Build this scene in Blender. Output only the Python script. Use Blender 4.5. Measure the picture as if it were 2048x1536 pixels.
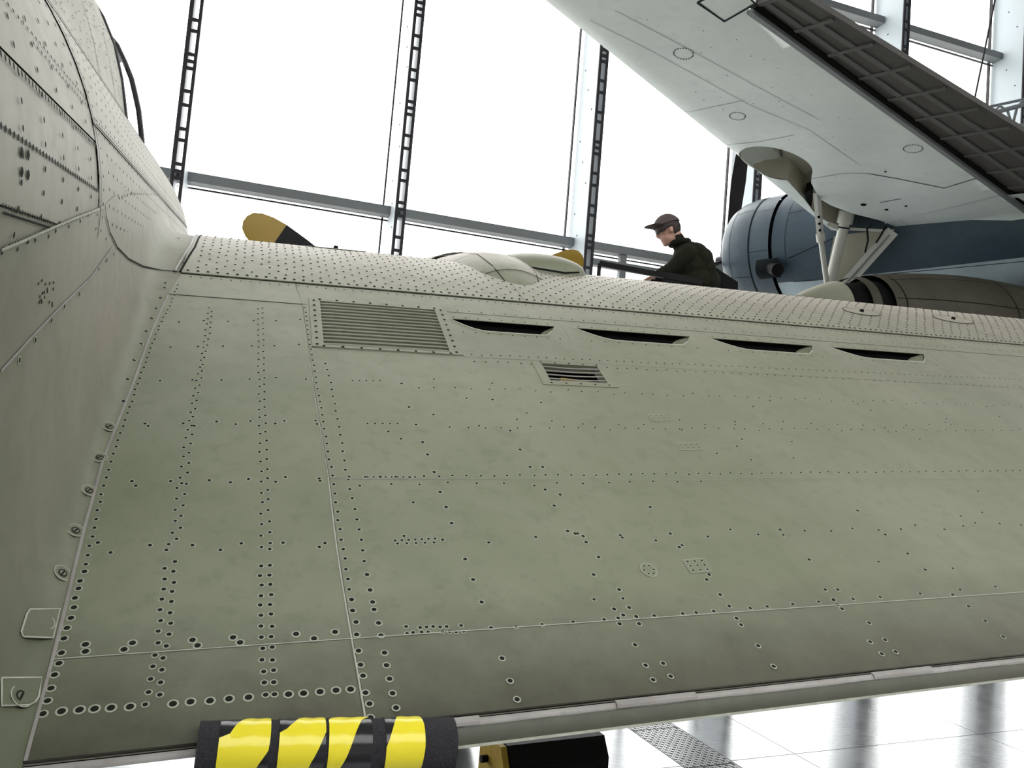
import bpy, bmesh, math, random
import numpy as np
from mathutils import Vector, Matrix
from mathutils.geometry import delaunay_2d_cdt
from mathutils.bvhtree import BVHTree

for o in list(bpy.data.objects):
    bpy.data.objects.remove(o, do_unlink=True)
random.seed(7)
SC = bpy.context.scene
COL = SC.collection

# ------------------------------------------------------------------ camera
F_PX = 1550.0
PITCH, ROLL = math.radians(4.0), math.radians(4.75)
CAM = np.array([0.0, 0.0, 1.9])
cF = np.array([0, math.cos(PITCH), math.sin(PITCH)])
cX = np.array([1.0, 0, 0])
cZ = np.cross(cX, cF)
cR = math.cos(ROLL) * cX + math.sin(ROLL) * cZ
cU = np.cross(cR, cF)
cd = bpy.data.cameras.new('camera')
cd.sensor_width = 36.0
cd.lens = F_PX / 2048.0 * 36.0
cd.clip_end = 300
cam = bpy.data.objects.new('camera', cd)
COL.objects.link(cam)
cam.matrix_world = Matrix(((cR[0], cU[0], -cF[0], CAM[0]), (cR[1], cU[1], -cF[1], CAM[1]),
                           (cR[2], cU[2], -cF[2], CAM[2]), (0, 0, 0, 1)))
SC.camera = cam

# ------------------------------------------------------------------ sky, exposure
world = bpy.data.worlds.new('overcast_sky')
SC.world = world
world.use_nodes = True
wn = world.node_tree.nodes
wn['Background'].inputs['Color'].default_value = (1.0, 0.985, 0.97, 1)
wn['Background'].inputs['Strength'].default_value = 5.0
SC.view_settings.view_transform = 'Standard'
SC.view_settings.look = 'None'
SC.view_settings.gamma = 1.0
SC.view_settings.use_curve_mapping = False
SC.view_settings.exposure = 0.0


# ------------------------------------------------------------------ helpers
def ray(x, y):
    d = (x - 1024) * cR - (y - 768) * cU + F_PX * cF
    return d / np.linalg.norm(d)


def at(x, y, D):
    return CAM + ray(x, y) * D


def on_plane(x, y, p, n):
    d = ray(x, y)
    return CAM + d * (((p - CAM) @ n) / (d @ n))


def nrm(v):
    v = np.asarray(v, float)
    return v / np.linalg.norm(v)


def put(o, parent, root):
    o.parent = parent
    if parent is not None and parent is root:
        o.location = -root.location


ROOT = {}


def link(name, me, parent=None):
    o = bpy.data.objects.new(name, me)
    COL.objects.link(o)
    if parent is not None:
        o.parent = parent
        if parent.type == 'EMPTY':
            o.location = -parent.location
    return o


def mesh(name, verts, faces, mat, parent=None, smooth=35, kind=None, label=None, mats=None, fmat=None, recalc=True):
    me = bpy.data.meshes.new(name)
    me.from_pydata([tuple(map(float, v)) for v in verts], [], [tuple(f) for f in faces])
    for m in (mats or [mat]):
        me.materials.append(m)
    if fmat is not None:
        me.polygons.foreach_set('material_index', fmat)
    if recalc:
        bm = bmesh.new(); bm.from_mesh(me)
        bmesh.ops.recalc_face_normals(bm, faces=bm.faces)
        bm.to_mesh(me); bm.free()
    if smooth:
        me.polygons.foreach_set('use_smooth', [True] * len(me.polygons))
        me.set_sharp_from_angle(angle=math.radians(smooth))
    me.update()
    o = link(name, me, parent)
    if kind:
        o['kind'] = kind
    if label:
        o['label'] = label
    return o


def thing(name, label, cat, loc, group=None):
    o = bpy.data.objects.new(name, None)
    COL.objects.link(o)
    o.location = tuple(map(float, loc))
    o.empty_display_size = 0.2
    o['label'] = label
    o['category'] = cat
    if group:
        o['group'] = group
    return o


class MB:
    """collects simple shapes into one mesh"""
    def __init__(s):
        s.v, s.f = [], []

    def add(s, v, f):
        n = len(s.v)
        s.v += [np.asarray(p, float) for p in v]
        s.f += [tuple(i + n for i in q) for q in f]
        return s

    def box(s, c, ax, ay, az):
        """centre and three half-extent vectors"""
        c = np.asarray(c, float)
        v = [c + i * ax + j * ay + k * az for i in (-1, 1) for j in (-1, 1) for k in (-1, 1)]
        return s.add(v, [(0, 1, 3, 2), (4, 6, 7, 5), (0, 4, 5, 1), (2, 3, 7, 6), (0, 2, 6, 4), (1, 5, 7, 3)])

    def beam(s, p, q, w, h, up=(0, 0, 1)):
        p, q = np.asarray(p, float), np.asarray(q, float)
        d = nrm(q - p)
        x = np.cross(d, up)
        if np.linalg.norm(x) < 1e-4:
            x = np.cross(d, (1, 0, 0))
        x = nrm(x)
        y = np.cross(x, d)
        return s.box((p + q) / 2, (q - p) / 2, x * w / 2, y * h / 2)

    def tube(s, pts, r, n=10, cap=True, closed=False):
        pts = [np.asarray(p, float) for p in pts]
        m = len(pts)
        rs = r if hasattr(r, '__len__') else [r] * m
        base = len(s.v)
        px = None
        for i, p in enumerate(pts):
            d = nrm(pts[min(i + 1, m - 1)] - pts[max(i - 1, 0)])
            if px is None:
                t = np.array([0, 0, 1.]) if abs(d[2]) < .9 else np.array([1., 0, 0])
                px = nrm(np.cross(d, t))
            px = nrm(px - d * (px @ d))
            py = np.cross(d, px)
            for k in range(n):
                a = 2 * math.pi * k / n
                s.v.append(p + rs[i] * (math.cos(a) * px + math.sin(a) * py))
        for i in range(m - 1):
            for k in range(n):
                a, b = base + i * n + k, base + i * n + (k + 1) % n
                s.f.append((a, b, b + n, a + n))
        if cap:
            s.f.append(tuple(base + k for k in range(n - 1, -1, -1)))
            s.f.append(tuple(base + (m - 1) * n + k for k in range(n)))
        return s

    def obj(s, name, mat, parent=None, smooth=35, **k):
        return mesh(name, s.v, s.f, mat, parent, smooth, **k)


def grid_faces(nu, nv, wrap=False):
    f = []
    for i in range(nu - 1):
        for j in range(nv if wrap else nv - 1):
            j2 = (j + 1) % nv
            f.append((i * nv + j, i * nv + j2, (i + 1) * nv + j2, (i + 1) * nv + j))
    return f


# ------------------------------------------------------------------ materials
def new_mat(name):
    m = bpy.data.materials.new(name)
    m.use_nodes = True
    return m, m.node_tree.nodes, m.node_tree.links, m.node_tree.nodes['Principled BSDF']


def plain(name, col, rough=.5, metal=0., spec=.5, var=.12, scale=8., bump=0.):
    m, n, l, b = new_mat(name)
    tc = n.new('ShaderNodeTexCoord')
    ns = n.new('ShaderNodeTexNoise'); ns.inputs['Scale'].default_value = scale; ns.inputs['Detail'].default_value = 5
    l.new(tc.outputs['Object'], ns.inputs['Vector'])
    mx = n.new('ShaderNodeMix'); mx.data_type = 'RGBA'
    mx.inputs['A'].default_value = (*[c * (1 - var) for c in col], 1)
    mx.inputs['B'].default_value = (*[min(1, c * (1 + var)) for c in col], 1)
    l.new(ns.outputs['Fac'], mx.inputs['Factor'])
    l.new(mx.outputs['Result'], b.inputs['Base Color'])
    b.inputs['Roughness'].default_value = rough
    b.inputs['Metallic'].default_value = metal
    b.inputs['Specular IOR Level'].default_value = spec
    if bump:
        bp = n.new('ShaderNodeBump'); bp.inputs['Strength'].default_value = bump; bp.inputs['Distance'].default_value = .01
        l.new(ns.outputs['Fac'], bp.inputs['Height']); l.new(bp.outputs['Normal'], b.inputs['Normal'])
    return m


def paint(name, c1, c2, c3, rough=.48, spec=.5, s1=.9, s2=14., wave=.25, sheen=0., dirt_shade=None):
    """weathered aircraft paint: broad tone patches, small stains, faint skin waviness"""
    m, n, l, b = new_mat(name)
    tc = n.new('ShaderNodeTexCoord')
    vec = tc.outputs['Object']
    na = n.new('ShaderNodeTexNoise'); na.inputs['Scale'].default_value = s1; na.inputs['Detail'].default_value = 6; na.inputs['Roughness'].default_value = .6
    nb = n.new('ShaderNodeTexNoise'); nb.inputs['Scale'].default_value = s2; nb.inputs['Detail'].default_value = 6; nb.inputs['Roughness'].default_value = .65
    l.new(vec, na.inputs['Vector']); l.new(vec, nb.inputs['Vector'])
    r1 = n.new('ShaderNodeValToRGB'); r1.color_ramp.elements[0].position = .38; r1.color_ramp.elements[1].position = .62
    r1.color_ramp.elements[0].color = (*c1, 1); r1.color_ramp.elements[1].color = (*c2, 1)
    l.new(na.outputs['Fac'], r1.inputs['Fac'])
    r2 = n.new('ShaderNodeValToRGB'); r2.color_ramp.elements[0].position = .52; r2.color_ramp.elements[1].position = .78
    r2.color_ramp.elements[0].color = (0, 0, 0, 1); r2.color_ramp.elements[1].color = (.75, .75, .75, 1)
    l.new(nb.outputs['Fac'], r2.inputs['Fac'])
    mx = n.new('ShaderNodeMix'); mx.data_type = 'RGBA'
    l.new(r2.outputs['Color'], mx.inputs['Factor']); l.new(r1.outputs['Color'], mx.inputs['A'])
    mx.inputs['B'].default_value = (*c3, 1)
    colour = mx.outputs['Result']
    if dirt_shade:                       # noise-broken darkening: dirt on the wing's trailing edge, painted shade on the fillet
        dv, g0_, g1_, gc = dirt_shade
        dp = n.new('ShaderNodeVectorMath'); dp.operation = 'DOT_PRODUCT'
        l.new(vec, dp.inputs[0]); dp.inputs[1].default_value = tuple(map(float, dv))
        ng_ = n.new('ShaderNodeTexNoise'); ng_.inputs['Scale'].default_value = 5.; ng_.inputs['Detail'].default_value = 7; ng_.inputs['Roughness'].default_value = .7
        l.new(vec, ng_.inputs['Vector'])
        ma = n.new('ShaderNodeMath'); ma.operation = 'MULTIPLY_ADD'; ma.inputs[1].default_value = .34; l.new(ng_.outputs['Fac'], ma.inputs[0]); l.new(dp.outputs['Value'], ma.inputs[2])
        mr = n.new('ShaderNodeMapRange'); mr.inputs['From Min'].default_value = g0_ + .17; mr.inputs['From Max'].default_value = g1_ + .17
        mr.inputs['To Min'].default_value = .95; mr.inputs['To Max'].default_value = 0.
        l.new(ma.outputs[0], mr.inputs['Value'])
        mg = n.new('ShaderNodeMix'); mg.data_type = 'RGBA'
        l.new(mr.outputs['Result'], mg.inputs['Factor']); l.new(colour, mg.inputs['A']); mg.inputs['B'].default_value = (*gc, 1)
        colour = mg.outputs['Result']
    l.new(colour, b.inputs['Base Color'])
    rr = n.new('ShaderNodeMapRange'); rr.inputs['To Min'].default_value = rough - .06; rr.inputs['To Max'].default_value = rough + .08
    l.new(nb.outputs['Fac'], rr.inputs['Value']); l.new(rr.outputs['Result'], b.inputs['Roughness'])
    b.inputs['Specular IOR Level'].default_value = spec
    b.inputs['Sheen Weight'].default_value = sheen
    b.inputs['Sheen Roughness'].default_value = .45
    b.inputs['Sheen Tint'].default_value = (1.0, .86, .82, 1)
    nw = n.new('ShaderNodeTexNoise'); nw.inputs['Scale'].default_value = 3.2; nw.inputs['Detail'].default_value = 2
    l.new(vec, nw.inputs['Vector'])
    ng = n.new('ShaderNodeTexNoise'); ng.inputs['Scale'].default_value = 160.; ng.inputs['Detail'].default_value = 3
    l.new(vec, ng.inputs['Vector'])
    b1 = n.new('ShaderNodeBump'); b1.inputs['Strength'].default_value = wave; b1.inputs['Distance'].default_value = .03
    l.new(nw.outputs['Fac'], b1.inputs['Height'])
    b2 = n.new('ShaderNodeBump'); b2.inputs['Strength'].default_value = .12; b2.inputs['Distance'].default_value = .002
    l.new(ng.outputs['Fac'], b2.inputs['Height']); l.new(b1.outputs['Normal'], b2.inputs['Normal'])
    l.new(b2.outputs['Normal'], b.inputs['Normal'])
    return m


M = {}
M['olive'] = paint('faded_olive_paint', (.146, .164, .104), (.194, .207, .143), (.114, .134, .082), sheen=.6)
_hd = math.radians(20)
M['olive_te'] = paint('grimy_olive_paint', (.146, .164, .104), (.194, .207, .143), (.114, .134, .082), sheen=.6,
                      dirt_shade=((-math.sin(_hd), math.cos(_hd), 0), 1.94, 2.38, (.036, .036, .020)))
M['olive_fus'] = paint('faded_olive_fuselage_paint', (.165, .170, .120), (.205, .205, .155), (.140, .147, .100), rough=.55, spec=.35, s1=1.4, sheen=.25)
M['olive_dark'] = paint('dark_olive_paint', (.036, .032, .022), (.050, .044, .031), (.028, .025, .018), rough=.6, spec=.3, s1=2)
M['olive_fillet'] = paint('shaded_patchy_olive_fillet', (.160, .168, .118), (.200, .202, .150), (.138, .146, .098), rough=.55, spec=.35, s1=1.8, sheen=.25,
                          dirt_shade=((-math.sin(_hd), math.cos(_hd), 0), 1.75, 2.75, (.078, .092, .050)))  # darker green towards the viewer paints in the weaker grazing light
M['rivet'] = plain('shade_dark_rivet_paint', (.012, .013, .010), .7, spec=.1)  # dark colour stands in for the shaded side of the rivet heads
M['rim'] = plain('worn_bare_rim', (.34, .36, .29), .6, var=.3, scale=60)
M['edge'] = plain('worn_panel_edge', (.36, .37, .31), .6, var=.35, scale=30)
M['gap'] = plain('dark_joint_and_shadow', (.008, .008, .007), .8, spec=.1)  # dark joints, also the painted shadow line at the lap joint
M['inside'] = plain('shade_black_interior', (.004, .004, .004), .9, spec=.1)  # near-black stands in for the shade inside openings and gaps
M['inner_metal'] = plain('dusty_inner_metal', (.16, .15, .14), .6)
M['grey_strip'] = paint('dusty_grey_strip', (.26, .24, .23), (.34, .32, .31), (.2, .19, .18), s1=4, s2=40)
M['blade'] = plain('matt_black_blade', (.010, .009, .011), .6, spec=.2)
M['yellow_tip'] = plain('dull_yellow_tip', (.30, .19, .02), .5)
M['foam'] = plain('charcoal_foam', (.03, .028, .034), .95, var=.6, scale=260, bump=.9)
M['tape_y'] = plain('yellow_hazard_tape', (.85, .72, .03), .22, var=.04, scale=4)
M['tape_b'] = plain('black_hazard_tape', (.012, .012, .014), .2)
M['steel'] = plain('painted_grey_steel', (.17, .18, .19), .5, var=.06)
M['fin'] = plain('pale_blue_white_steel', (.46, .51, .55), .45, var=.03)
M['dark_steel'] = plain('dark_grey_steel', (.035, .032, .038), .55, spec=.2)
M['concrete'] = plain('pale_concrete', (.42, .41, .39), .85, var=.1, scale=2)
M['apron'] = plain('outdoor_apron', (.5, .5, .48), .9, scale=.5)
M['black'] = plain('matt_black', (.006, .006, .007), .6, spec=.2)
M['chock_y'] = plain('worn_yellow_paint', (.42, .27, .02), .6, var=.4, scale=25)
M['white'] = paint('chalky_white_paint', (.66, .71, .70), (.73, .78, .76), (.60, .65, .64), rough=.4, s1=1.0, s2=9, wave=.1)
M['white_gear'] = plain('cream_white_gear_paint', (.62, .62, .57), .35, var=.08, scale=6)
M['well'] = plain('cream_well_paint', (.50, .48, .40), .5, var=.12, scale=5)
M['navy'] = paint('slate_blue_paint', (.040, .066, .092), (.052, .082, .112), (.032, .054, .078), rough=.4, s1=1.5, wave=.15)
M['belly'] = paint('pale_blue_belly', (.42, .52, .58), (.5, .6, .66), (.38, .48, .54), rough=.4, s1=2)
M['flap'] = plain('dark_flap_paint', (.09, .083, .08), .7, spec=.2, var=.15, scale=3)
M['flap_rib'] = plain('grey_flap_rib', (.125, .12, .118), .7, spec=.2)
M['line'] = plain('dark_panel_line', (.015, .018, .02), .7, spec=.1)
M['softline'] = plain('grey_panel_line', (.24, .26, .26), .6)
M['chrome'] = plain('polished_metal', (.6, .6, .6), .2, metal=1)
M['rubber'] = plain('tyre_rubber', (.02, .02, .02), .8)
M['jacket'] = plain('dark_olive_jacket', (.017, .0165, .011), .95, spec=.15, var=.3, scale=18, bump=.3)
M['cap'] = plain('brown_cap_cloth', (.085, .062, .058), .8, var=.15, scale=60)
M['hair'] = plain('dark_brown_hair', (.025, .014, .014), .6, scale=60)
M['skin'] = plain('skin', (.48, .27, .21), .5, var=.08, scale=10)
M['trouser'] = plain('dark_trousers', (.03, .03, .035), .85)


def glass_mat():
    m, n, l, b = new_mat('clear_glass')
    out = n['Material Output']
    tr = n.new('ShaderNodeBsdfTransparent'); tr.inputs['Color'].default_value = (.96, .975, .97, 1)
    gl = n.new('ShaderNodeBsdfGlossy'); gl.inputs['Roughness'].default_value = .02
    mx = n.new('ShaderNodeMixShader')
    mx.inputs['Fac'].default_value = .04
    l.new(tr.outputs[0], mx.inputs[1]); l.new(gl.outputs[0], mx.inputs[2])
    l.new(mx.outputs[0], out.inputs['Surface'])
    return m


M['glass'] = glass_mat()


def floor_mat(name, base, metal, rough):
    m, n, l, b = new_mat(name)
    tc = n.new('ShaderNodeTexCoord')
    ns = n.new('ShaderNodeTexNoise'); ns.inputs['Scale'].default_value = 3.; ns.inputs['Detail'].default_value = 8
    mp = n.new('ShaderNodeMapping'); mp.inputs['Scale'].default_value = (1, 7, 1); mp.inputs['Rotation'].default_value = (0, 0, .9)
    n2 = n.new('ShaderNodeTexNoise'); n2.inputs['Scale'].default_value = 9.; n2.inputs['Detail'].default_value = 8
    l.new(tc.outputs['Object'], ns.inputs['Vector']); l.new(tc.outputs['Object'], mp.inputs['Vector']); l.new(mp.outputs['Vector'], n2.inputs['Vector'])
    cr = n.new('ShaderNodeValToRGB'); cr.color_ramp.elements[0].position = .35; cr.color_ramp.elements[1].position = .7
    cr.color_ramp.elements[0].color = (*[c * .75 for c in base], 1); cr.color_ramp.elements[1].color = (*base, 1)
    l.new(n2.outputs['Fac'], cr.inputs['Fac']); l.new(cr.outputs['Color'], b.inputs['Base Color'])
    rr = n.new('ShaderNodeMapRange'); rr.inputs['To Min'].default_value = rough * .6; rr.inputs['To Max'].default_value = rough * 1.5
    l.new(ns.outputs['Fac'], rr.inputs['Value']); l.new(rr.outputs['Result'], b.inputs['Roughness'])
    b.inputs['Metallic'].default_value = metal
    bp = n.new('ShaderNodeBump'); bp.inputs['Strength'].default_value = .08; bp.inputs['Distance'].default_value = .004
    l.new(n2.outputs['Fac'], bp.inputs['Height']); l.new(bp.outputs['Normal'], b.inputs['Normal'])
    return m


M['floor'] = floor_mat('polished_grey_floor', (.34, .35, .37), .55, .16)
M['tread'] = floor_mat('steel_tread_plate', (.22, .22, .23), .7, .3)

# ================================================================== THE BUILDING
WD = np.array([math.cos(math.radians(18)), math.sin(math.radians(18)), 0])      # along the glass wall
WN = np.array([WD[1], -WD[0], 0])                                               # into the hall
Z = np.array([0, 0, 1.0])
d0 = ray(385, 200)
W0 = CAM + d0 * (11.5 / (d0 @ cF)); W0[2] = 0
STEP = 3.11
CEIL = 13.0
K0, K1 = -5, 10


def wall_pt(k, z=0., inn=0.):
    return W0 + WD * STEP * k + WN * inn + Z * z


def wall_z(x, y):
    return on_plane(x, y, W0, WN)[2]


# hall floor as large steel plates around the aircraft, plain screed beyond
GH = math.radians(67)
gx = np.array([math.sin(GH), math.cos(GH), 0]); gy = np.array([-gx[1], gx[0], 0])


def floor_xy(x, y):
    return on_plane(x, y, np.zeros(3), Z)


g0 = floor_xy(1262, 1460)
BL, BR = wall_pt(K0), wall_pt(K1)
FL, FR = BL + WN * 34, BR + WN * 34
floor = mesh('floor', [BL - Z * .02, BR - Z * .02, FR - Z * .02, FL - Z * .02, BL - Z * .3, BR - Z * .3, FR - Z * .3, FL - Z * .3],
             [(0, 1, 2, 3), (7, 6, 5, 4), (0, 4, 5, 1), (1, 5, 6, 2), (2, 6, 7, 3), (3, 7, 4, 0)], M['floor'], smooth=0)
floor['kind'] = 'structure'
TW = .37
UEDGE = [-6.0, -4.2, -2.4, -.6 - .0, 0.0, TW, TW + .52, TW + 2.3, TW + 4.1, TW + 5.9]
VEDGE = [-2.4, -.58, 1.24, 3.06, 4.88, 6.7]
plate_cache = {}
for i in range(len(UEDGE) - 1):
    for j in range(len(VEDGE) - 1):
        u0, u1, v0, v1 = UEDGE[i], UEDGE[i + 1], VEDGE[j], VEDGE[j + 1]
        if abs(u0) < .01 and abs(u1 - TW) < .01:
            continue
        g = .003
        mb = MB()
        c = g0 + gx * (u0 + u1) / 2 + gy * (v0 + v1) / 2
        mb.box(c - Z * .008, gx * ((u1 - u0) / 2 - g), gy * ((v1 - v0) / 2 - g), Z * .008)
        mb.obj('floor_plate', M['floor'], floor, 0)
# tread plate covers of the floor channel
tv = -.02 - 4 * .595
tread_bars = MB()
while tv < 4.6:
    mb = MB()
    c = g0 + gx * TW / 2 + gy * (tv + .2975)
    mb.box(c - Z * .008, gx * (TW / 2 - .004), gy * (.2975 - .005), Z * .008)
    tp = mb.obj('tread_plate', M['tread'], floor, 0)
    for a in range(13):
        for b in range(21):
            q = c + gx * (-TW / 2 + .02 + a * .0275) + gy * (-.28 + b * .028)
            s = 1 if (a + b) % 2 else -1
            tread_bars.box(q + Z * .001, nrm(gx + s * gy) * .011, nrm(gy - s * gx) * .0026, Z * .0018)
    tv += .595
tread_bars.obj('tread_pattern', M['tread'], floor, 0, kind='stuff')

# concrete roof with a glazed rooflight band, added to brighten the near wing
RL0, RL1 = 15.0, 27.0


def slab(name, n0, n1, z, th, mat, parent=None, k0=K0, k1=K1):
    a, b, c_, d_ = wall_pt(k0, z, n0), wall_pt(k1, z, n0), wall_pt(k1, z, n1), wall_pt(k0, z, n1)
    v = [a, b, c_, d_] + [q + Z * th for q in (a, b, c_, d_)]
    return mesh(name, v, [(0, 3, 2, 1), (4, 5, 6, 7), (0, 1, 5, 4), (1, 2, 6, 5), (2, 3, 7, 6), (3, 0, 4, 7)], mat, parent, 0)


ceil = slab('ceiling', 0, RL0, CEIL, .4, M['concrete']); ceil['kind'] = 'structure'
ceil2 = slab('ceiling', RL1, 34, CEIL, .4, M['concrete']); ceil2['kind'] = 'structure'
rl = bpy.data.objects.new('added_rooflight', None); COL.objects.link(rl); rl['kind'] = 'structure'
rl['label'] = 'added glazed rooflight band in the hall roof, lighting the near wing'
for k in range(K0, K1):
    slab('pane', RL0 + .02, RL1 - .02, CEIL + .2, .012, M['glass'], rl, k + .03, k + .97)
    mb = MB(); mb.beam(wall_pt(k, CEIL + .1, RL0), wall_pt(k, CEIL + .1, RL1), .1, .3)
    mb.obj('added_rooflight_rafter', M['fin'], rl, 0)
for nm, p, q in (('wall_left', BL, FL), ('wall_right', BR, FR), ('wall_back', FL, FR)):
    mb = MB(); mb.beam(p + Z * CEIL / 2, q + Z * CEIL / 2, .3, CEIL)
    w = mb.obj(nm, M['concrete'], None, 0); w['kind'] = 'structure'
apron = mesh('ground', [wall_pt(-14, -.3, 0), wall_pt(20, -.3, 0), wall_pt(20, -.3, -60), wall_pt(-14, -.3, -60),
                        wall_pt(-14, -.5, 0), wall_pt(20, -.5, 0), wall_pt(20, -.5, -60), wall_pt(-14, -.5, -60)],
             [(0, 1, 2, 3), (7, 6, 5, 4), (0, 4, 5, 1), (1, 5, 6, 2), (2, 6, 7, 3), (3, 7, 4, 0)], M['apron'], smooth=0)
apron['kind'] = 'structure'

# glazed front wall: deep steel mullions with a slotted inner flange, transoms, panes
zt1 = wall_z(370, 352)          # lower transom, upper edge
zt2 = wall_z(1736, 42)
FIN = .74
gw = bpy.data.objects.new('wall_front', None); COL.objects.link(gw); gw['kind'] = 'structure'
gw['label'] = 'tall glazed front wall of the hall with pale steel mullions'


def slot_flange(k):
    """ladder-like inner flange: two rails joined by rungs"""
    mb = MB()
    c = wall_pt(k, 0, FIN)
    wd = .166
    for s in (-1, 1):
        mb.box(c + WD * s * (wd / 2 - .022) + Z * CEIL / 2, WD * .022, WN * .012, Z * CEIL / 2)
    z = 0.05
    pat = [.33, .10, .10, .34, .16, .34, .20]
    i = 0
    while z < CEIL:
        mb.box(c + Z * z, WD * (wd / 2 - .03), WN * .012, Z * .022)
        z += pat[i % len(pat)]; i += 1
    return mb


levels = [0.0, zt1, zt2, CEIL]
if zt2 - zt1 > 5.5:
    levels = [0.0, zt1, zt2, CEIL]
flv = slot_flange(0)
for k in range(K0, K1 + 1):
    P = wall_pt(k)
    for e in (.075, -.075):
        mb = MB(); mb.box(P + WD * e + WN * (FIN / 2) + Z * CEIL / 2, WD * .008, WN * (FIN / 2 - .012), Z * CEIL / 2)
        web = mb.obj('mullion_web', M['fin'], gw, 0)
    fl = MB(); off = WD * STEP * k
    fl.add([v + off for v in flv.v], flv.f)
    flo = fl.obj('mullion_flange', M['dark_steel'], gw, 0)
    mb = MB()
    for e in (-.17,):
        mb.box(P + WD * e + Z * CEIL / 2 + WN * .02, WD * .012, WN * .03, Z * CEIL / 2)
    mb.obj('glazing_bead', M['dark_steel'], gw, 0)
    if 1 <= k <= 6:           # bolt heads down the web
        bb = MB()
        z = 2.0; i = 0
        while z < CEIL:
            q = P + WN * (FIN * (.25 if i % 3 == 0 else .78 if i % 3 == 1 else .5)) - WD * .083 + Z * z
            bb.box(q, WD * .006, WN * .012, Z * .012)
            z += .42; i += 1
        bb.obj('bolt_heads', M['dark_steel'], web, 0, kind='stuff')
for k in range(K0, K1):
    a, b = wall_pt(k), wall_pt(k + 1)
    for z in (zt1, zt2):
        mb = MB(); mb.beam(a + WN * .16 + Z * (z - .07) + WD * .02, b + WN * .16 + Z * (z - .07) - WD * .02, .22, .14)
        mb.obj('transom', M['steel'], gw, 0)
        mb = MB(); mb.beam(a + WN * .02 + Z * (z - .17) + WD * .06, b + WN * .02 + Z * (z - .17) - WD * .06, .04, .02)
        mb.obj('transom_bead', M['dark_steel'], gw, 0)
    for z0, z1 in zip(levels[:-1], levels[1:]):
        mb = MB(); mb.box((a + b) / 2 + Z * (z0 + z1) / 2 - WN * .01, WD * (STEP / 2 - .05), WN * .006, Z * ((z1 - z0) / 2 - .01))
        mb.obj('pane', M['glass'], gw, 0)
# draught lobby rail below the lower transom in the bays behind the worker
zl = wall_z(1230, 532)
a, b = wall_pt(2.03), wall_pt(3.97)
mb = MB(); mb.beam(a + WN * .2 + Z * (zl - .05), b + WN * .2 + Z * (zl - .05), .16, .12)
mb.obj('lobby_rail', M['steel'], gw, 0)
mb = MB(); q = on_plane(1244, 530, W0 + WN * .2, WN)
mb.box(np.array([q[0], q[1], (zt1) / 2]), WD * .06, WN * .05, Z * zt1 / 2)
mb.obj('lobby_post', M['steel'], gw, 0)

# ================================================================== THE BOMBER
HD = math.radians(20); PT = math.radians(9)
N = np.array([math.cos(HD), math.sin(HD), 0])                     # towards the wing tip
HV = np.array([-math.sin(HD), math.cos(HD), 0])                   # level, towards the nose
AX = np.array([-math.sin(HD) * math.cos(PT), math.cos(HD) * math.cos(PT), math.sin(PT)])
WU = np.cross(N, AX)
DT = math.tan(math.radians(3.35))
KP = 1.135
_A0 = [1.88, 1.95, 2.01, 2.2, 2.9, 4.0, 4.5, 4.9, 5.3, 5.65, 5.9, 6.0]
_SL = [1.0, .75, .46, .48, .62, .58, .48, .33, .12, -.15, -.7, -2.5]
PA = np.linspace(1.88, 6.0, 500)
_s = np.interp(PA, _A0, _SL) * KP
PZ = np.concatenate([[0], np.cumsum((_s[1:] + _s[:-1]) / 2 * np.diff(PA))])
PZ += -.75 - np.interp(2.0, PA, PZ)
A_LE = 6.0


def pz(a):
    return float(np.interp(a, PA, PZ))


def wnorm(a):
    e = .01
    sl = (pz(min(a + e, 6.0)) - pz(max(a - e, 1.88))) / (min(a + e, 6.0) - max(a - e, 1.88))
    sp = N + Z * DT
    return nrm(np.cross(sp, HV + Z * sl))


def wp(s, a, off=0.):
    p = CAM + N * s + HV * a + Z * (pz(a) + DT * s)
    if off:
        p = p + wnorm(a) * off
    return p


def wsa(x, y):
    """(span, chord) of the wing-surface point seen at a pixel"""
    d = ray(x, y)
    t = np.linspace(1.2, 14, 2600)
    P = t[:, None] * d
    aa, ss = P @ HV, P @ N
    g = P[:, 2] - np.interp(aa, PA, PZ) - DT * ss
    g = np.where((aa > 1.88) & (aa < 6.0), g, 1)
    i = np.where((g[:-1] > 0) & (g[1:] <= 0))[0]
    if len(i) == 0:
        i = [int(np.argmin(np.where((aa > 1.88) & (aa < 6.0), np.abs(g), 9)))]
        return float(ss[i[0]]), float(aa[i[0]])
    i = i[0]
    w = g[i] / (g[i] - g[i + 1] + 1e-12)
    return float(ss[i] + w * (ss[i + 1] - ss[i])), float(aa[i] + w * (aa[i + 1] - aa[i]))


A_TE = float(np.mean([wsa(*p)[1] for p in ((388, 1493), (900, 1437), (1480, 1372), (2040, 1298))]))
bomber = thing('bomber_aircraft', 'olive drab bomber with riveted wing filling the foreground', 'aircraft', (-1.5, 3.0, 0))

# ---- generic panel on the wing surface
def inside(p, poly):
    x, y = p
    r = False
    j = len(poly) - 1
    for i in range(len(poly)):
        xi, yi = poly[i]; xj, yj = poly[j]
        if (yi > y) != (yj > y) and x < (xj - xi) * (y - yi) / (yj - yi) + xi:
            r = not r
        j = i
    return r


def densify(poly, step):
    out = []
    for i in range(len(poly)):
        p, q = np.array(poly[i]), np.array(poly[(i + 1) % len(poly)])
        n = max(1, int(np.linalg.norm(q - p) / step))
        out += [tuple(p + (q - p) * k / n) for k in range(n)]
    return out


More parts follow.
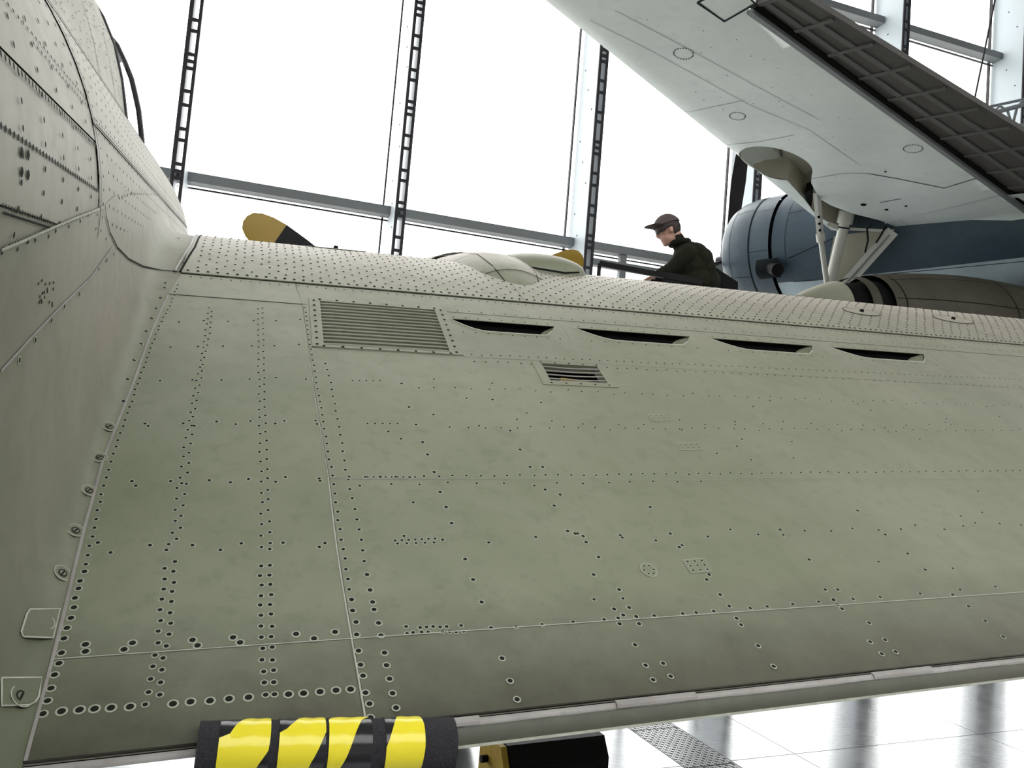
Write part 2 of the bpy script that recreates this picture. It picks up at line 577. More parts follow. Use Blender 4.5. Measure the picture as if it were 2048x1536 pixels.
def shrink(poly, d):
    n = len(poly)
    P = [np.array(p, float) for p in poly]
    area = sum(P[i][0] * P[(i + 1) % n][1] - P[(i + 1) % n][0] * P[i][1] for i in range(n))
    sg = 1 if area > 0 else -1
    out = []
    for i in range(n):
        e1 = nrm(P[i] - P[i - 1]); e2 = nrm(P[(i + 1) % n] - P[i])
        n1 = np.array([-e1[1], e1[0]]) * sg; n2 = np.array([-e2[1], e2[0]]) * sg
        b = n1 + n2
        k = d * 2 / max(b @ b, .3)
        out.append(tuple(P[i] + b * k))
    return out


def panel(name, poly, mat, parent, surf, holes=(), step=.07, gap=.0012, off=0., skirt=.008, hole_skirt=.03, **kw):
    poly = densify(shrink(poly, gap), step)
    hs = [densify(h, step * .5) for h in holes]
    pts = list(poly); edges = [(i, (i + 1) % len(poly)) for i in range(len(poly))]
    loops = [list(range(len(poly)))]
    for h in hs:
        b = len(pts)
        pts += h; edges += [(b + i, b + (i + 1) % len(h)) for i in range(len(h))]
        loops.append(list(range(b, b + len(h))))
    nb = len(pts)
    xs = [p[0] for p in poly]; ys = [p[1] for p in poly]
    nx = int((max(xs) - min(xs)) / (step * 1.3)); ny = int((max(ys) - min(ys)) / step)
    for i in range(1, nx):
        for j in range(1, ny):
            q = (min(xs) + (max(xs) - min(xs)) * i / nx, min(ys) + (max(ys) - min(ys)) * j / ny)
            if inside(q, poly) and not any(inside(q, h) for h in hs):
                pts.append(q)
    r = delaunay_2d_cdt([Vector(p) for p in pts], edges, [], 0, 1e-6)
    v2, tf, ov = r[0], r[2], r[3]
    faces = []
    for t in tf:
        c = ((v2[t[0]][0] + v2[t[1]][0] + v2[t[2]][0]) / 3, (v2[t[0]][1] + v2[t[1]][1] + v2[t[2]][1]) / 3)
        if inside(c, poly) and not any(inside(c, h) for h in hs):
            faces.append(tuple(t))
    V = [surf(p[0], p[1], off) for p in v2]
    o2n = {}
    for i, l_ in enumerate(ov):
        for k in l_:
            o2n[k] = i
    for li, lp in enumerate(loops):
        sk = skirt if li == 0 else hole_skirt
        idx = [o2n[k] for k in lp]
        b = len(V)
        for k in idx:
            V.append(surf(v2[k][0], v2[k][1], off - sk))
        for i in range(len(idx)):
            j = (i + 1) % len(idx)
            faces.append((idx[i], idx[j], b + j, b + i))
    return mesh(name, V, faces, mat, parent, 30, recalc=False, **kw)


def strip(pts, width, lift, surf_n):
    """thin ribbon along a polyline lying on a surface; surf_n gives normals"""
    mb = MB()
    V = []
    m = len(pts)
    for i, p in enumerate(pts):
        d = nrm(pts[min(i + 1, m - 1)] - pts[max(i - 1, 0)])
        nn = surf_n[i]
        x = nrm(np.cross(d, nn))
        V += [p + nn * lift - x * width / 2, p + nn * (lift + .0006) , p + nn * lift + x * width / 2]
    F = []
    for i in range(m - 1):
        F += [(3 * i, 3 * i + 1, 3 * i + 4, 3 * i + 3), (3 * i + 1, 3 * i + 2, 3 * i + 5, 3 * i + 4)]
    return mb.add(V, F)


def wline(s0, a0, s1, a1, n=None):
    n = n or max(2, int(math.hypot(s1 - s0, a1 - a0) / .06))
    return [(s0 + (s1 - s0) * i / n, a0 + (a1 - a0) * i / n) for i in range(n + 1)]


def wstrip(sa, width, lift=.0006):
    return strip([wp(s, a) for s, a in sa], width, lift, [wnorm(a) for s, a in sa])


# ---- seam positions on the wing
sA = [wsa(*p) for p in ((60, 1480), (107, 1300), (143, 1150), (165, 1060), (205, 915), (253, 797), (277, 733), (300, 667), (333, 593), (353, 563), (367, 537), (392, 496))]
sA[0] = (sA[0][0], A_TE)
_sAa = [q[1] for q in sA]; _sAs = [q[0] for q in sA]


def seamA(a):
    return float(np.interp(a, _sAa, _sAs))


sC = [wsa(*p) for p in ((734, 1440), (706, 1278), (676, 1100), (660, 965), (632, 800), (604, 605), (592, 575))]


def seamC(a):
    return float(np.interp(a, [q[1] for q in sC], [q[0] for q in sC]))


aL1 = wsa(1000, 1256)[1]; aL2 = wsa(1200, 958)[1]
aL1r = np.mean([wsa(*p)[1] for p in ((107, 1315), (400, 1297), (705, 1278))])
aMain = np.mean([wsa(*p)[1] for p in ((375, 548), (1000, 600), (1500, 642))])
aL3 = np.mean([wsa(*p)[1] for p in ((1000, 719), (1500, 744), (2000, 768))])
aL4 = np.mean([wsa(*p)[1] for p in ((900, 627), (1500, 670), (2000, 710))])
aRt = np.mean([wsa(*p)[1] for p in ((345, 592), (480, 601), (600, 606))])
SMAX = 9.0
aFwd = A_LE

# openings
gq = [wsa(*p) for p in ((636, 603), (856, 621), (918, 716), (652, 700))]
gs0, gs1 = np.mean([gq[0][0], gq[3][0]]), np.mean([gq[1][0], gq[2][0]])
ga1, ga0 = np.mean([gq[0][1], gq[1][1]]), np.mean([gq[2][1], gq[3][1]])
vq = [wsa(*p) for p in ((1078, 728), (1190, 733), (1218, 767), (1105, 762))]
vs0, vs1 = np.mean([vq[0][0], vq[3][0]]), np.mean([vq[1][0], vq[2][0]])
va1, va0 = np.mean([vq[0][1], vq[1][1]]), np.mean([vq[2][1], vq[3][1]])
slots = []
for (xl, yl), (xr, yr) in (((897, 640), (1108, 652)), ((1148, 660), (1380, 675)), ((1415, 676), (1622, 690)), ((1655, 693), (1845, 707))):
    l_, r_ = wsa(xl, yl), wsa(xr, yr)
    slots.append((l_[0], r_[0]))
aSl = np.mean([wsa(*p)[1] for p in ((897, 640), (1108, 652), (1415, 676), (1622, 690))])
dSl = aSl - wsa(1020, 667)[1]


def slot_poly(s0, s1):
    w = s1 - s0
    top = [(s0, aSl), (s1, aSl)]
    low = []
    for k in range(1, 15):
        f = k / 15
        fall = min(1, f / .32)
        d = math.sin(fall * math.pi / 2) ** 1.0
        if f > .86:
            d *= max(.0, 1 - ((f - .86) / .14)) * .8 + .2
        low.append((s0 + w * f, aSl - dSl * d))
    return top + low[::-1]


OL = M['olive']
pan = []


def wpanel(poly, mat=None, **k):
    o = panel('skin_panel', poly, mat or OL, bomber, wp, **k)
    pan.append(o)
    return o


g = 0
colA = lambda a0, a1, n=8: [(seamA(a0 + (a1 - a0) * i / n), a0 + (a1 - a0) * i / n) for i in range(n + 1)]
colC = lambda a0, a1, n=8: [(seamC(a0 + (a1 - a0) * i / n), a0 + (a1 - a0) * i / n) for i in range(n + 1)]


def between(a0, a1):
    return colA(a0, a1) + colC(a0, a1)[::-1]


P_root_te = wpanel(between(A_TE, aL1r), mat=M['olive_te'])
P_root_mid = wpanel(between(aL1r, aRt), mat=M['olive_te'], off=.0012)
P_root_fwd = wpanel(between(aRt, aMain), off=.002)


def right_of_C(a0, a1, s1=SMAX):
    return colC(a0, a1) + [(s1, a1), (s1, a0)]


P_te = wpanel(right_of_C(A_TE, aL1), mat=M['olive_te'], step=.09)
P_mid = wpanel(right_of_C(aL1, aL2), mat=M['olive_te'], off=.001, step=.09)
P_up = wpanel(right_of_C(aL2, aL3), holes=[], off=.0014, step=.09)
gf = .055      # grille frame margin
gout = [(gs0 - gf, ga0 - .035), (gs1 + gf * 1.2, ga0 - .035), (gs1 + gf * 1.2, ga1 + .03), (gs0 - gf, ga1 + .03)]
vf = .05
vm = .016
vout = [(vs0 - vf, va0 - vf * .7), (vs1 + vf, va0 - vf * .7), (vs1 + vf, va1 + vm), (vs0 - vf, va1 + vm)]
# the small vent lies across the seam aL3 or just below it
aL3 = va1 + vm + .008
bpy.data.objects.remove(P_up, do_unlink=True); pan.pop()
P_up = wpanel(right_of_C(aL2, aL3), holes=[vout], off=.0014, step=.07, hole_skirt=.006)
if ga0 - .035 < aL3:                       # grille frame starts above the seam
    pass
lo_g = max(ga0 - .035, aL3 + .004)
gout[0] = (gout[0][0], lo_g); gout[1] = (gout[1][0], lo_g)
P_vent = wpanel(right_of_C(aL3, aMain), holes=[gout] + [slot_poly(*q) for q in slots], off=.0018, step=.06, hole_skirt=.004)
fwd_cut = [wsa(1040, 592)[0], wsa(930, 540)[0]]
sLeft = seamA(aMain)
P_f1 = wpanel([(sLeft, aMain - .006), (fwd_cut[0], aMain - .006), (fwd_cut[0], aFwd), (sLeft, aFwd)], off=.007, step=.07, skirt=.012)
P_f2 = wpanel([(fwd_cut[0], aMain - .006), (SMAX, aMain - .006), (SMAX, aFwd), (fwd_cut[0], aFwd)], off=.007, step=.08, skirt=.012)

# underside and inner webs closing the wing box
lowA = [A_TE, 2.2, 3, 4, 5, 5.6, 5.9, 6.0]
lowZ = [pz(A_TE) - .012, pz(A_TE) - .012, -.74, -.58, -.32, -.05, .25, pz(6.0) - .005]
V = []
for s in (-1.3, 0, 2, 4, 6, SMAX):
    for a, z in zip(lowA, lowZ):
        V.append(CAM + N * s + HV * a + Z * (z + DT * s))
mesh('wing_underside', V, grid_faces(6, len(lowA)), OL, bomber, 40)
mb = MB()
V = []
for a in (aSl + .03, ):
    for s in (-1.0, SMAX):
        V += [wp(s, a, -.003), CAM + N * s + HV * a + Z * (np.interp(a, lowA, lowZ) + DT * s)]
spar = mesh('spar_web', V, [(0, 1, 3, 2)], M['inside'], bomber, 0)
mb = MB()
for s0, s1 in slots:                       # ducts and stiffeners seen deep inside the slots
    for q in (.35, .62):
        c = wp(s0 + (s1 - s0) * q, aSl - dSl * .4, -.11)
        mb.box(c, N * .13, HV * .02, Z * .02)
    c = wp((s0 + s1) / 2, aSl - dSl * .2, -.16)
    mb.box(c, N * (s1 - s0) * .5, HV * .1, Z * .006)
mb.obj('slot_duct', M['inner_metal'], bomber, 0)
# ramps closing the outboard end of every slot
for s0, s1 in slots:
    V = []
    nn = 8
    for i in range(nn + 1):
        f = i / nn
        s = s1 + .05 - .19 * f * (s1 - s0)
        dep = .0025 - .055 * (f ** 1.6)
        for a in (aSl + .012, aSl - dSl * .45, aSl - dSl * 1.05):
            V.append(wp(s, a, dep))
    mesh('slot_ramp', V, grid_faces(nn + 1, 3), OL, bomber, 40)
    # rolled lip along the aft edge
    lp = slot_poly(s0, s1)[2:][::-1]
    MB().tube([wp(s, a, .001) for s, a in [(s0, aSl)] + lp], .005, 8).obj('slot_lip', M['edge'], bomber)

# ---- louvred grille
fr = panel('grille_frame', gout, OL, bomber, wp, holes=[[(gs0, max(ga0, lo_g + .02)), (gs1, max(ga0, lo_g + .02)), (gs1, ga1), (gs0, ga1)]], step=.06, off=.006, skirt=.01, hole_skirt=.04)
ga0 = max(ga0, lo_g + .02)
NL = 13
for i in range(NL):
    a = ga0 + (ga1 - ga0) * (i + .5) / NL
    h = (ga1 - ga0) / NL
    pts = []
    # each louvre: a pressed half-round ridge, tapered at both ends
    V = []
    ns = 13
    for k in range(ns):
        f = k / (ns - 1)
        e = min(1, min(f, 1 - f) / .07)
        s = gs0 + (gs1 - gs0) * f
        for (da, up) in ((-.30, -.02), (-.27, .001), (-.08, .0045 * e), (.06, .003 * e), (.09, -.02)):
            V.append(wp(s, a + da * h, up + .002))
    mesh('louvre', V, grid_faces(ns, 5), OL, fr, 50)
def tray(name, s0, s1, a0, a1, dep, parent):
    V = [wp(s, a, -dep) for s, a in ((s0, a0), (s1, a0), (s1, a1), (s0, a1))] + [wp(s, a, -dep - .004) for s, a in ((s0, a0), (s1, a0), (s1, a1), (s0, a1))]
    return mesh(name, V, [(0, 1, 2, 3), (7, 6, 5, 4), (0, 4, 5, 1), (1, 5, 6, 2), (2, 6, 7, 3), (3, 7, 4, 0)], M['inside'], parent, 0)


tray('grille_tray', gs0 - .1, gs1 + .1, ga0 - .05, ga1 - .01, .10, bomber)

# ---- small vent with four bowed slats
vfr = panel('vent_frame', vout, OL, bomber, wp, holes=[[(vs0, va0), (vs1, va0), (vs1, va1), (vs0, va1)]], step=.04, off=.004, skirt=.006, hole_skirt=.05)
for i in range(4):
    a = va0 + (va1 - va0) * (i + .62) / 4.3
    V = []
    for k in range(11):
        f = k / 10
        s = vs0 + (vs1 - vs0) * f
        bow = -.006 * math.sin(f * math.pi)
        for da, up in ((-.0025, -.001), (-.001, .003), (.0015, .003), (.002, -.006)):
            V.append(wp(s, a + da + bow, up))
    mesh('vent_slat', V, grid_faces(11, 4), M['grey_strip'], vfr, 50)
mb = MB(); mb.box(wp((vs0 + vs1) / 2 + .02, (va0 + va1) / 2 + .01, -.05), N * .08, HV * .008, Z * .008)
mb.obj('vent_core', M['chock_y'], vfr, 0)
tray('vent_tray', vs0 - .1, vs1 + .1, va0 - .1, va1 + .1, .09, vfr)

# ---- worn bright edges along the seams
def edge_part(parent, sa, w=.004, lift=.0028, mat='edge'):
    return wstrip(sa, w, lift).obj('worn_edge', M[mat], parent)


edge_part(P_root_te, wline(seamA(aL1r), aL1r - .003, seamC(aL1r), aL1r - .003))
edge_part(P_te, wline(seamC(aL1), aL1 - .003, 5.5, aL1 - .003))
edge_part(P_mid, wline(seamC(aL2), aL2 - .003, 6, aL2 - .003), .003)
edge_part(P_te, [(s - .004, a) for s, a in colC(A_TE, aL1)], .005)
edge_part(P_mid, [(s - .004, a) for s, a in colC(aL1, aL2)], .005)
edge_part(P_up, [(s - .003, a) for s, a in colC(aL2, aL3)], .003)
edge_part(P_root_mid, [(s + .004, a) for s, a in colA(aL1r, aRt, 20)], .009, mat='grey_strip')
edge_part(P_root_te, [(s + .004, a) for s, a in colA(A_TE, aL1r, 10)], .008, mat='grey_strip')
edge_part(P_vent, wline(1.05, aL4, 7, aL4), .004, .0026, 'gap')
edge_part(P_up, wline(seamC(aL3) + .7, aL3 - .002, 7, aL3 - .002), .003, .002, 'grey_strip')
edge_part(P_root_fwd, wline(seamA(aRt), aRt + .002, seamC(aRt) + .02, aRt + .002), .004, .003, 'gap')
wstrip(wline(sLeft, aMain - .012, SMAX, aMain - .012), .012, .0028).obj('lap_joint_shadow_strip', M['gap'], P_vent)  # dark strip painted as the shadow below the overlapping skin edge

# ---- trailing edge: gap, rounded grey hinge strip, lower flap strip
te0 = wp(0, A_TE)


def te_pt(s, back, down):
    return CAM + N * s + HV * (A_TE - back) + Z * (pz(A_TE) + DT * s - down)


def extr(name, sec, s0, s1, mat, n=8, parent=bomber, cap=True):
    V = []
    for i in range(n + 1):
        s = s0 + (s1 - s0) * i / n
        V += [te_pt(s, b, d) for b, d in sec]
    m = len(sec)
    F = grid_faces(n + 1, m, wrap=True)
    F += [tuple(range(m)), tuple(range(n * m, n * m + m))[::-1]]
    return mesh(name, V, F, mat, parent, 40)


extr('gap_backing', [(.0, .010), (.012, .018), (.0, .03), (-.03, .02)], -.35, 5, M['inside'])
extr('hinge_strip', [(.009, .009), (.015, .011), (.020, .016), (.0215, .0225), (.015, .026), (.005, .015)], -.345, 5, M['grey_strip'])
extr('flap_edge', [(.0205, .0240), (.028, .030), (.038, .066), (.036, .070), (.008, .045)], .30, 5, M['olive_te'])
extr('flap_lower_edge', [(.037, .064), (.0405, .064), (.042, .070), (.036, .071)], .30, 5, M['edge'])
for s0, s1 in ((.62, .70), (1.10, 1.36), (2.02, 2.27)):
    extr('hinge_cover', [(.006, .004), (.016, .006), (.0235, .012), (.025, .020), (.018, .022), (.006, .014)], s0, s1, M['grey_strip'], 3)

# ================================================================== fuselage
FC = CAM + N * -1.65 + WU * .16
FR_ = 1.17


def fus(t, ph, off=0.):
    r = FR_ * float(np.interp(t, [-6, -2, 0, 6, 8, 9.5], [.75, .93, 1, 1, 1.0, .8])) + off
    return FC + AX * t + N * r * math.cos(ph) + WU * r * math.sin(ph)


def fus_n(t, ph):
    return N * math.cos(ph) + WU * math.sin(ph)


def fus_hit(x, y):
    d = ray(x, y)
    # cylinder around the axis
    o = CAM - FC
    dd = d - AX * (d @ AX); oo = o - AX * (o @ AX)
    A_, B_, C_ = dd @ dd, 2 * dd @ oo, oo @ oo - FR_ ** 2
    q = B_ * B_ - 4 * A_ * C_
    t = (-B_ - math.sqrt(max(q, 0))) / (2 * A_)
    p = CAM + d * t - FC
    return float(p @ AX), math.atan2(float(p @ WU), float(p @ N))


OF = M['olive_fus']
# skin panels of the fuselage: bounded by the ring joint and stringer joints seen on it
tR = float(np.mean([fus_hit(*p)[0] for p in ((143, 113), (167, 187), (187, 277), (197, 400))]))
phU = fus_hit(100, 345)[1]; phL = fus_hit(60, 430)[1]
ph_top = fus_hit(120, 90)[1]


def fpanel(t0, t1, p0, p1, off=0., parent=None, step=.14):
    n1 = max(2, int((t1 - t0) / .25)); n2 = max(2, int((p1 - p0) / .07))
    g = .0012
    V = []
    for i in range(n1 + 1):
        for j in range(n2 + 1):
            V.append(fus(t0 + g + (t1 - t0 - 2 * g) * i / n1, p0 + g + (p1 - p0 - 2 * g) * j / n2, off))
    F = grid_faces(n1 + 1, n2 + 1)
    return mesh('fuselage_panel', V, F, OF, bomber, 40)


phis = [-.9, fus_hit(60, 431)[1], fus_hit(100, 316)[1], fus_hit(100, 195)[1], 1.45]
fp = []
for i, (p0, p1) in enumerate(zip(phis[:-1], phis[1:])):
    fp.append(fpanel(-3, tR, p0, p1, .003 if i % 2 else .0))
phif = [-.9, fus_hit(240, 310)[1], fus_hit(240, 215)[1], 1.45]
for i, (p0, p1) in enumerate(zip(phif[:-1], phif[1:])):
    fp.append(fpanel(tR, 9.0, p0, p1, .005 + .002 * i))
# rest of the round body out of sight
V = []
nt, npn = 13, 64
for i in range(nt):
    t = -6 + 15.4 * i / (nt - 1)
    for j in range(npn + 1):
        V.append(fus(t, .70 + 2 * math.pi * j / npn, -.012))
mesh('fuselage_shell', V, grid_faces(nt, npn + 1), OF, bomber, 40)

# dorsal hump behind the cockpit
def hump(t, f):
    k = float(np.interp(t, [3.0, 3.6, 4.4, 5.2, 6.2], [.0, .45, .85, 1, 1]))
    sec = [(.90, .74), (.86, .95), (.80, 1.15), (.70, 1.35), (.52, 1.52), (.28, 1.60), (0, 1.62)]
    cyl = [(FR_ * math.cos(a), FR_ * math.sin(a)) for a in np.linspace(.688, math.pi / 2, 7)]
    i = min(5, int(f)); w = f - i
    a = np.array(sec[i]) * (1 - w) + np.array(sec[i + 1]) * w
    b = np.array(cyl[i]) * (1 - w) + np.array(cyl[i + 1]) * w
    q = b * (1 - k) + a * k + (nrm(b) * .004)
    return FC + AX * t + N * q[0] + WU * q[1]


V = []
for t in np.linspace(3.0, 5.35, 14):
    for f in np.linspace(0, 6, 19):
        V.append(hump(t, f))
hump_o = mesh('dorsal_fairing', V, grid_faces(14, 19), OF, bomber, 40)
V2 = []
for t in np.linspace(3.0, 5.35, 14):
    for f in np.linspace(0, 6, 19):
        p = hump(t, f); d = (p - FC) @ N
        V2.append(p - 2 * d * N)
mesh('dorsal_fairing', V2, grid_faces(14, 19), OF, bomber, 40)
# cockpit window frames and glass ahead of the fairing
def hp(t, f):
    return hump(t, f)
frm = MB()
frm.tube([hp(5.35, f) for f in np.linspace(0, 6, 12)], .014, 6)
frm.tube([hp(t, 3.6) for t in np.linspace(5.35, 7.0, 5)], .02, 6)
frm.tube([hp(6.2, f) for f in np.linspace(0, 3.6, 8)], .018, 6)
wf = frm.obj('cockpit_frame', M['dark_steel'], bomber)
V = []
for t in np.linspace(5.37, 7.0, 6):
    for f in np.linspace(.05, 3.6, 6):
        V.append(hp(t, f))
mesh('cockpit_glass', V, grid_faces(6, 6), M['glass'], bomber, 40)
for t, f0, f1 in ((4.45, 0, 5.5), (4.95, 0, 5.5)):
    pts = [hp(t, f) for f in np.linspace(f0, f1, 14)]
    strip(pts, .006, .002, [nrm(p - FC - AX * ((p - FC) @ AX)) for p in pts]).obj('panel_line', M['line'], hump_o)

# ================================================================== wing-root fillet
edge_px = [(0, 495), (50, 474), (100, 452), (150, 431), (205, 410)]
edge_f = [fus_hit(*p) for p in edge_px]
front_px = [(228, 388), (258, 379), (300, 377), (322, 392), (345, 425), (362, 452)]
front_f = [fus_hit(*p) for p in front_px]
ef = edge_f + front_f
ef.sort()
# keep it single valued and extend both ways
et = [q[0] for q in ef]; ep = [q[1] for q in ef]
sl = (edge_f[-1][1] - edge_f[0][1]) / (edge_f[-1][0] - edge_f[0][0])
et = [0.0] + et + [et[-1] + 1.5]
ep = [edge_f[0][1] + sl * (0 - edge_f[0][0])] + ep + [ep[-1] - .15]


def fillet_pt(a, w):
    """a: level distance ahead of the camera, w: 0 at the wing joint .. 1 at the fuselage joint"""
    s = seamA(a)
    p0 = wp(s, min(max(a, 1.9), 5.95), .0)
    if a < A_TE:
        p0 = te_pt(s, A_TE - a, (A_TE - a) * .9)
    t = (p0 - FC) @ AX
    ph = float(np.interp(t, et, ep))
    p3 = fus(t, ph, .006)
    d = np.linalg.norm(p3 - p0)
    tw = nrm(-N - Z * DT)
    tf = nrm(N * math.sin(ph) - WU * math.cos(ph))
    lat = abs((p3 - p0) @ N)
    p1 = p0 + tw * min(.75 * lat + .02, .6 * d)
    p2 = p3 + tf * .55 * d
    return (1 - w) ** 3 * p0 + 3 * (1 - w) ** 2 * w * p1 + 3 * (1 - w) * w * w * p2 + w ** 3 * p3


na, nw = 70, 26
V = [fillet_pt(a, j / nw) for a in np.linspace(1.0, 5.6, na + 1) for j in range(nw + 1)]
FF = grid_faces(na + 1, nw + 1)
fillet = mesh('wing_fillet', V, FF, M['olive_fillet'], bomber, 60)
me = fillet.data
T_fil = BVHTree.FromPolygons([tuple(map(float, v)) for v in V], FF)


def bhit(tree, x, y):
    r = tree.ray_cast(Vector(CAM), Vector(ray(x, y)), 60)
    if r[0] is None:
        return None
    n = np.array(r[1])
    if n @ ray(x, y) > 0:
        n = -n
    return np.array(r[0]), n


def px_strip(tree, pxs, width, lift, step=12):
    P, Q = [], []
    for i in range(len(pxs) - 1):
        (x0, y0), (x1, y1) = pxs[i], pxs[i + 1]
        m = max(1, int(math.hypot(x1 - x0, y1 - y0) / step))
        for k in range(m + (1 if i == len(pxs) - 2 else 0)):
            h = bhit(tree, x0 + (x1 - x0) * k / m, y0 + (y1 - y0) * k / m)
            if h:
                P.append(h[0]); Q.append(h[1])
    return strip(P, width, lift, Q) if len(P) > 1 else None

# lines and fasteners on the fillet
fd = fillet
front_curve = [(207, 398), (210, 430), (218, 465), (233, 495), (256, 518), (285, 533), (320, 541), (358, 545)]
px_strip(T_fil, front_curve, .008, .004, 6).obj('fillet_lap', M['gap'], fd)
o = px_strip(T_fil, [(0, 742), (60, 676), (125, 608), (180, 556), (226, 492)], .009, .003)
o.obj('fillet_joint', M['grey_strip'], fd)
o = px_strip(T_fil, [(x, y + 5) for x, y in edge_px], .008, .003)
o.obj('fillet_joint', M['edge'], fd)

# ================================================================== rivets
def rivet_geo(r, ring, dome, n=8):
    """unit rivet around the origin, z up; returns verts, faces, material index (0 head, 1 rim)"""
    V = [(0, 0, dome)]
    for k in range(n):
        a = 2 * math.pi * k / n
        V.append((r * math.cos(a), r * math.sin(a), .0006))
    F = [(0, 1 + k, 1 + (k + 1) % n) for k in range(n)]
    m = [0] * n
    if ring:
        for k in range(n):
            a = 2 * math.pi * k / n
            V.append((ring * math.cos(a), ring * math.sin(a), .0001))
        for k in range(n):
            k2 = (k + 1) % n
            F.append((1 + k, 1 + n + k, 1 + n + k2, 1 + k2)); m.append(1)
    return V, F, m


def frame(nn):
    t = np.array([0, 0, 1.]) if abs(nn[2]) < .9 else np.array([1., 0, 0])
    x = nrm(np.cross(t, nn)); y = np.cross(nn, x)
    return x, y, nn


class Rivets:
    def __init__(s):
        s.items = []

    def add(s, p, n, r=.0065, ring=.0105, dome=.0012):
        s.items.append((np.asarray(p, float), np.asarray(n, float), r, ring, dome))

    def flush(s, parent, name='rivets', n=7):
        if not s.items:
            return
        V, F, MI = [], [], []
        for p, nn, r, ring, dome in s.items:
            x, y, z = frame(nn)
            gv, gf_, gm = rivet_geo(r, ring, dome, n)
            b = len(V)
            V += [p + x * a + y * c + z * d for a, c, d in gv]
            F += [tuple(i + b for i in q) for q in gf_]
            MI += gm
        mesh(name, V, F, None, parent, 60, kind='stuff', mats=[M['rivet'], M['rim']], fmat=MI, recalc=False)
        s.items = []


R_near = []                      # (s, a, r, panel): big enough to be objects of their own
RW = {}


def panel_for(s, a):
    if a > aMain:
        return P_f1 if s < fwd_cut[0] else P_f2
    if s < seamC(a):
        return P_root_te if a < aL1r else P_root_mid if a < aRt else P_root_fwd
    return P_te if a < aL1 else P_mid if a < aL2 else P_up if a < aL3 else P_vent


def forbidden(s, a):
    if gs0 - gf < s < gs1 + gf * 1.2 and ga0 - .06 < a < ga1 + .03:
        return True
    if vs0 - vf < s < vs1 + vf and va0 - vf < a < va1 + vf:
        return True
    if aSl - dSl - .01 < a < aSl + .008:
        for s0, s1 in slots:
            if s0 - .01 < s < s1 + .05:
                return True
    return False


def wr(s, a, r=.0065, ring=1.5, dome=.0012, force=False):
    if not force and forbidden(s, a):
        return
    if a > A_LE - .05 or a < A_TE + .004:
        return
    pn = panel_for(s, a)
    off = {P_root_mid: .0012, P_root_fwd: .002, P_mid: .001, P_up: .0014, P_vent: .0018, P_f1: .007, P_f2: .007}.get(pn, 0.) + .0006
    p = wp(s, a, off)
    d = np.linalg.norm(p - CAM)
    px = 2 * r * ring * F_PX / d
    if px >= 14.5 and a < 2.45 and len(R_near) < 290:
        R_near.append((p, wnorm(a), r, ring, pn))
    else:
        RW.setdefault(pn.name, (pn, Rivets()))[1].add(p, wnorm(a), r, r * ring if ring else 0, dome)


def wrow(p0, p1, pitch, r=.0065, jit=.0, ring=1.5, n=None, dome=.0012):
    (s0, a0), (s1, a1) = wsa(*p0), wsa(*p1)
    L = math.hypot(s1 - s0, a1 - a0)
    n = n or max(2, int(L / pitch) + 1)
    for i in range(n):
        f = i / (n - 1)
        wr(s0 + (s1 - s0) * f + random.gauss(0, jit), a0 + (a1 - a0) * f + random.gauss(0, jit), r, ring, dome)


def wpoly(pts, pitch, r=.0065, jit=.0015, ring=1.5):
    sa = [wsa(*p) for p in pts]
    acc = 0.
    for (s0, a0), (s1, a1) in zip(sa[:-1], sa[1:]):
        L = math.hypot(s1 - s0, a1 - a0)
        while acc < L:
            f = acc / L
            wr(s0 + (s1 - s0) * f + random.gauss(0, jit), a0 + (a1 - a0) * f + random.gauss(0, jit), r, ring)
            acc += pitch
        acc -= L


def pts_(L, r=.0075, ring=1.5):
    for p in L:
        s, a = wsa(*p)
        wr(s, a, r, ring)


# chordwise rows, nearest first (positions read off the photograph, laid on the skin)
pts_([(x + 6, y) for x, y in [(80, 1428), (89, 1402), (96, 1377), (103, 1350), (112, 1327), (117, 1307), (122, 1278), (128, 1257), (136, 1237), (142, 1216), (144, 1197), (151, 1178), (154, 1163), (163, 1144)]], .0078)
wpoly([(172, 1130), (187, 1060), (205, 985), (218, 936), (240, 870), (262, 810), (275, 770), (300, 700), (318, 655), (345, 600), (356, 570)], .034, .006)
wpoly([(292, 1411), (303, 1345), (314, 1297), (332, 1120)], .036, .0068)
wpoly([(318, 1391), (326, 1318), (337, 1272), (350, 1119)], .036, .0068)
wpoly([(338, 1090), (345, 1065), (358, 965), (378, 840), (395, 750), (408, 690), (418, 610)], .046, .006)
wpoly([(354, 1080), (362, 1048), (373, 955), (388, 830), (404, 745), (416, 685), (426, 615)], .046, .006)
wpoly([(530, 1391), (524, 1290), (522, 1120)], .036, .007)
wpoly([(548, 1390), (543, 1290), (539, 1120)], .036, .007)
wpoly([(523, 1095), (522, 960), (519, 850), (517, 700), (516, 615)], .046, .006)
wpoly([(540, 1088), (536, 955), (530, 845), (527, 695), (525, 612)], .046, .006)
pts_([(741, 1436), (739, 1408), (731, 1386), (726, 1352), (721, 1330), (717, 1302), (713, 1270), (712, 1245), (705, 1222), (703, 1200)], .0078)
wpoly([(699, 1180), (683, 1085), (670, 985), (655, 895), (642, 815), (630, 745), (618, 680), (609, 615)], .04, .0064)
pts_([(792, 1416), (785, 1387), (779, 1358), (773, 1331), (769, 1306), (762, 1272), (757, 1247), (748, 1220), (745, 1205), (740, 1181), (734, 1150)], .0078)
wpoly([(728, 1125), (722, 1080), (707, 1010), (692, 945), (682, 880), (670, 815), (660, 760), (650, 725)], .045, .0064)
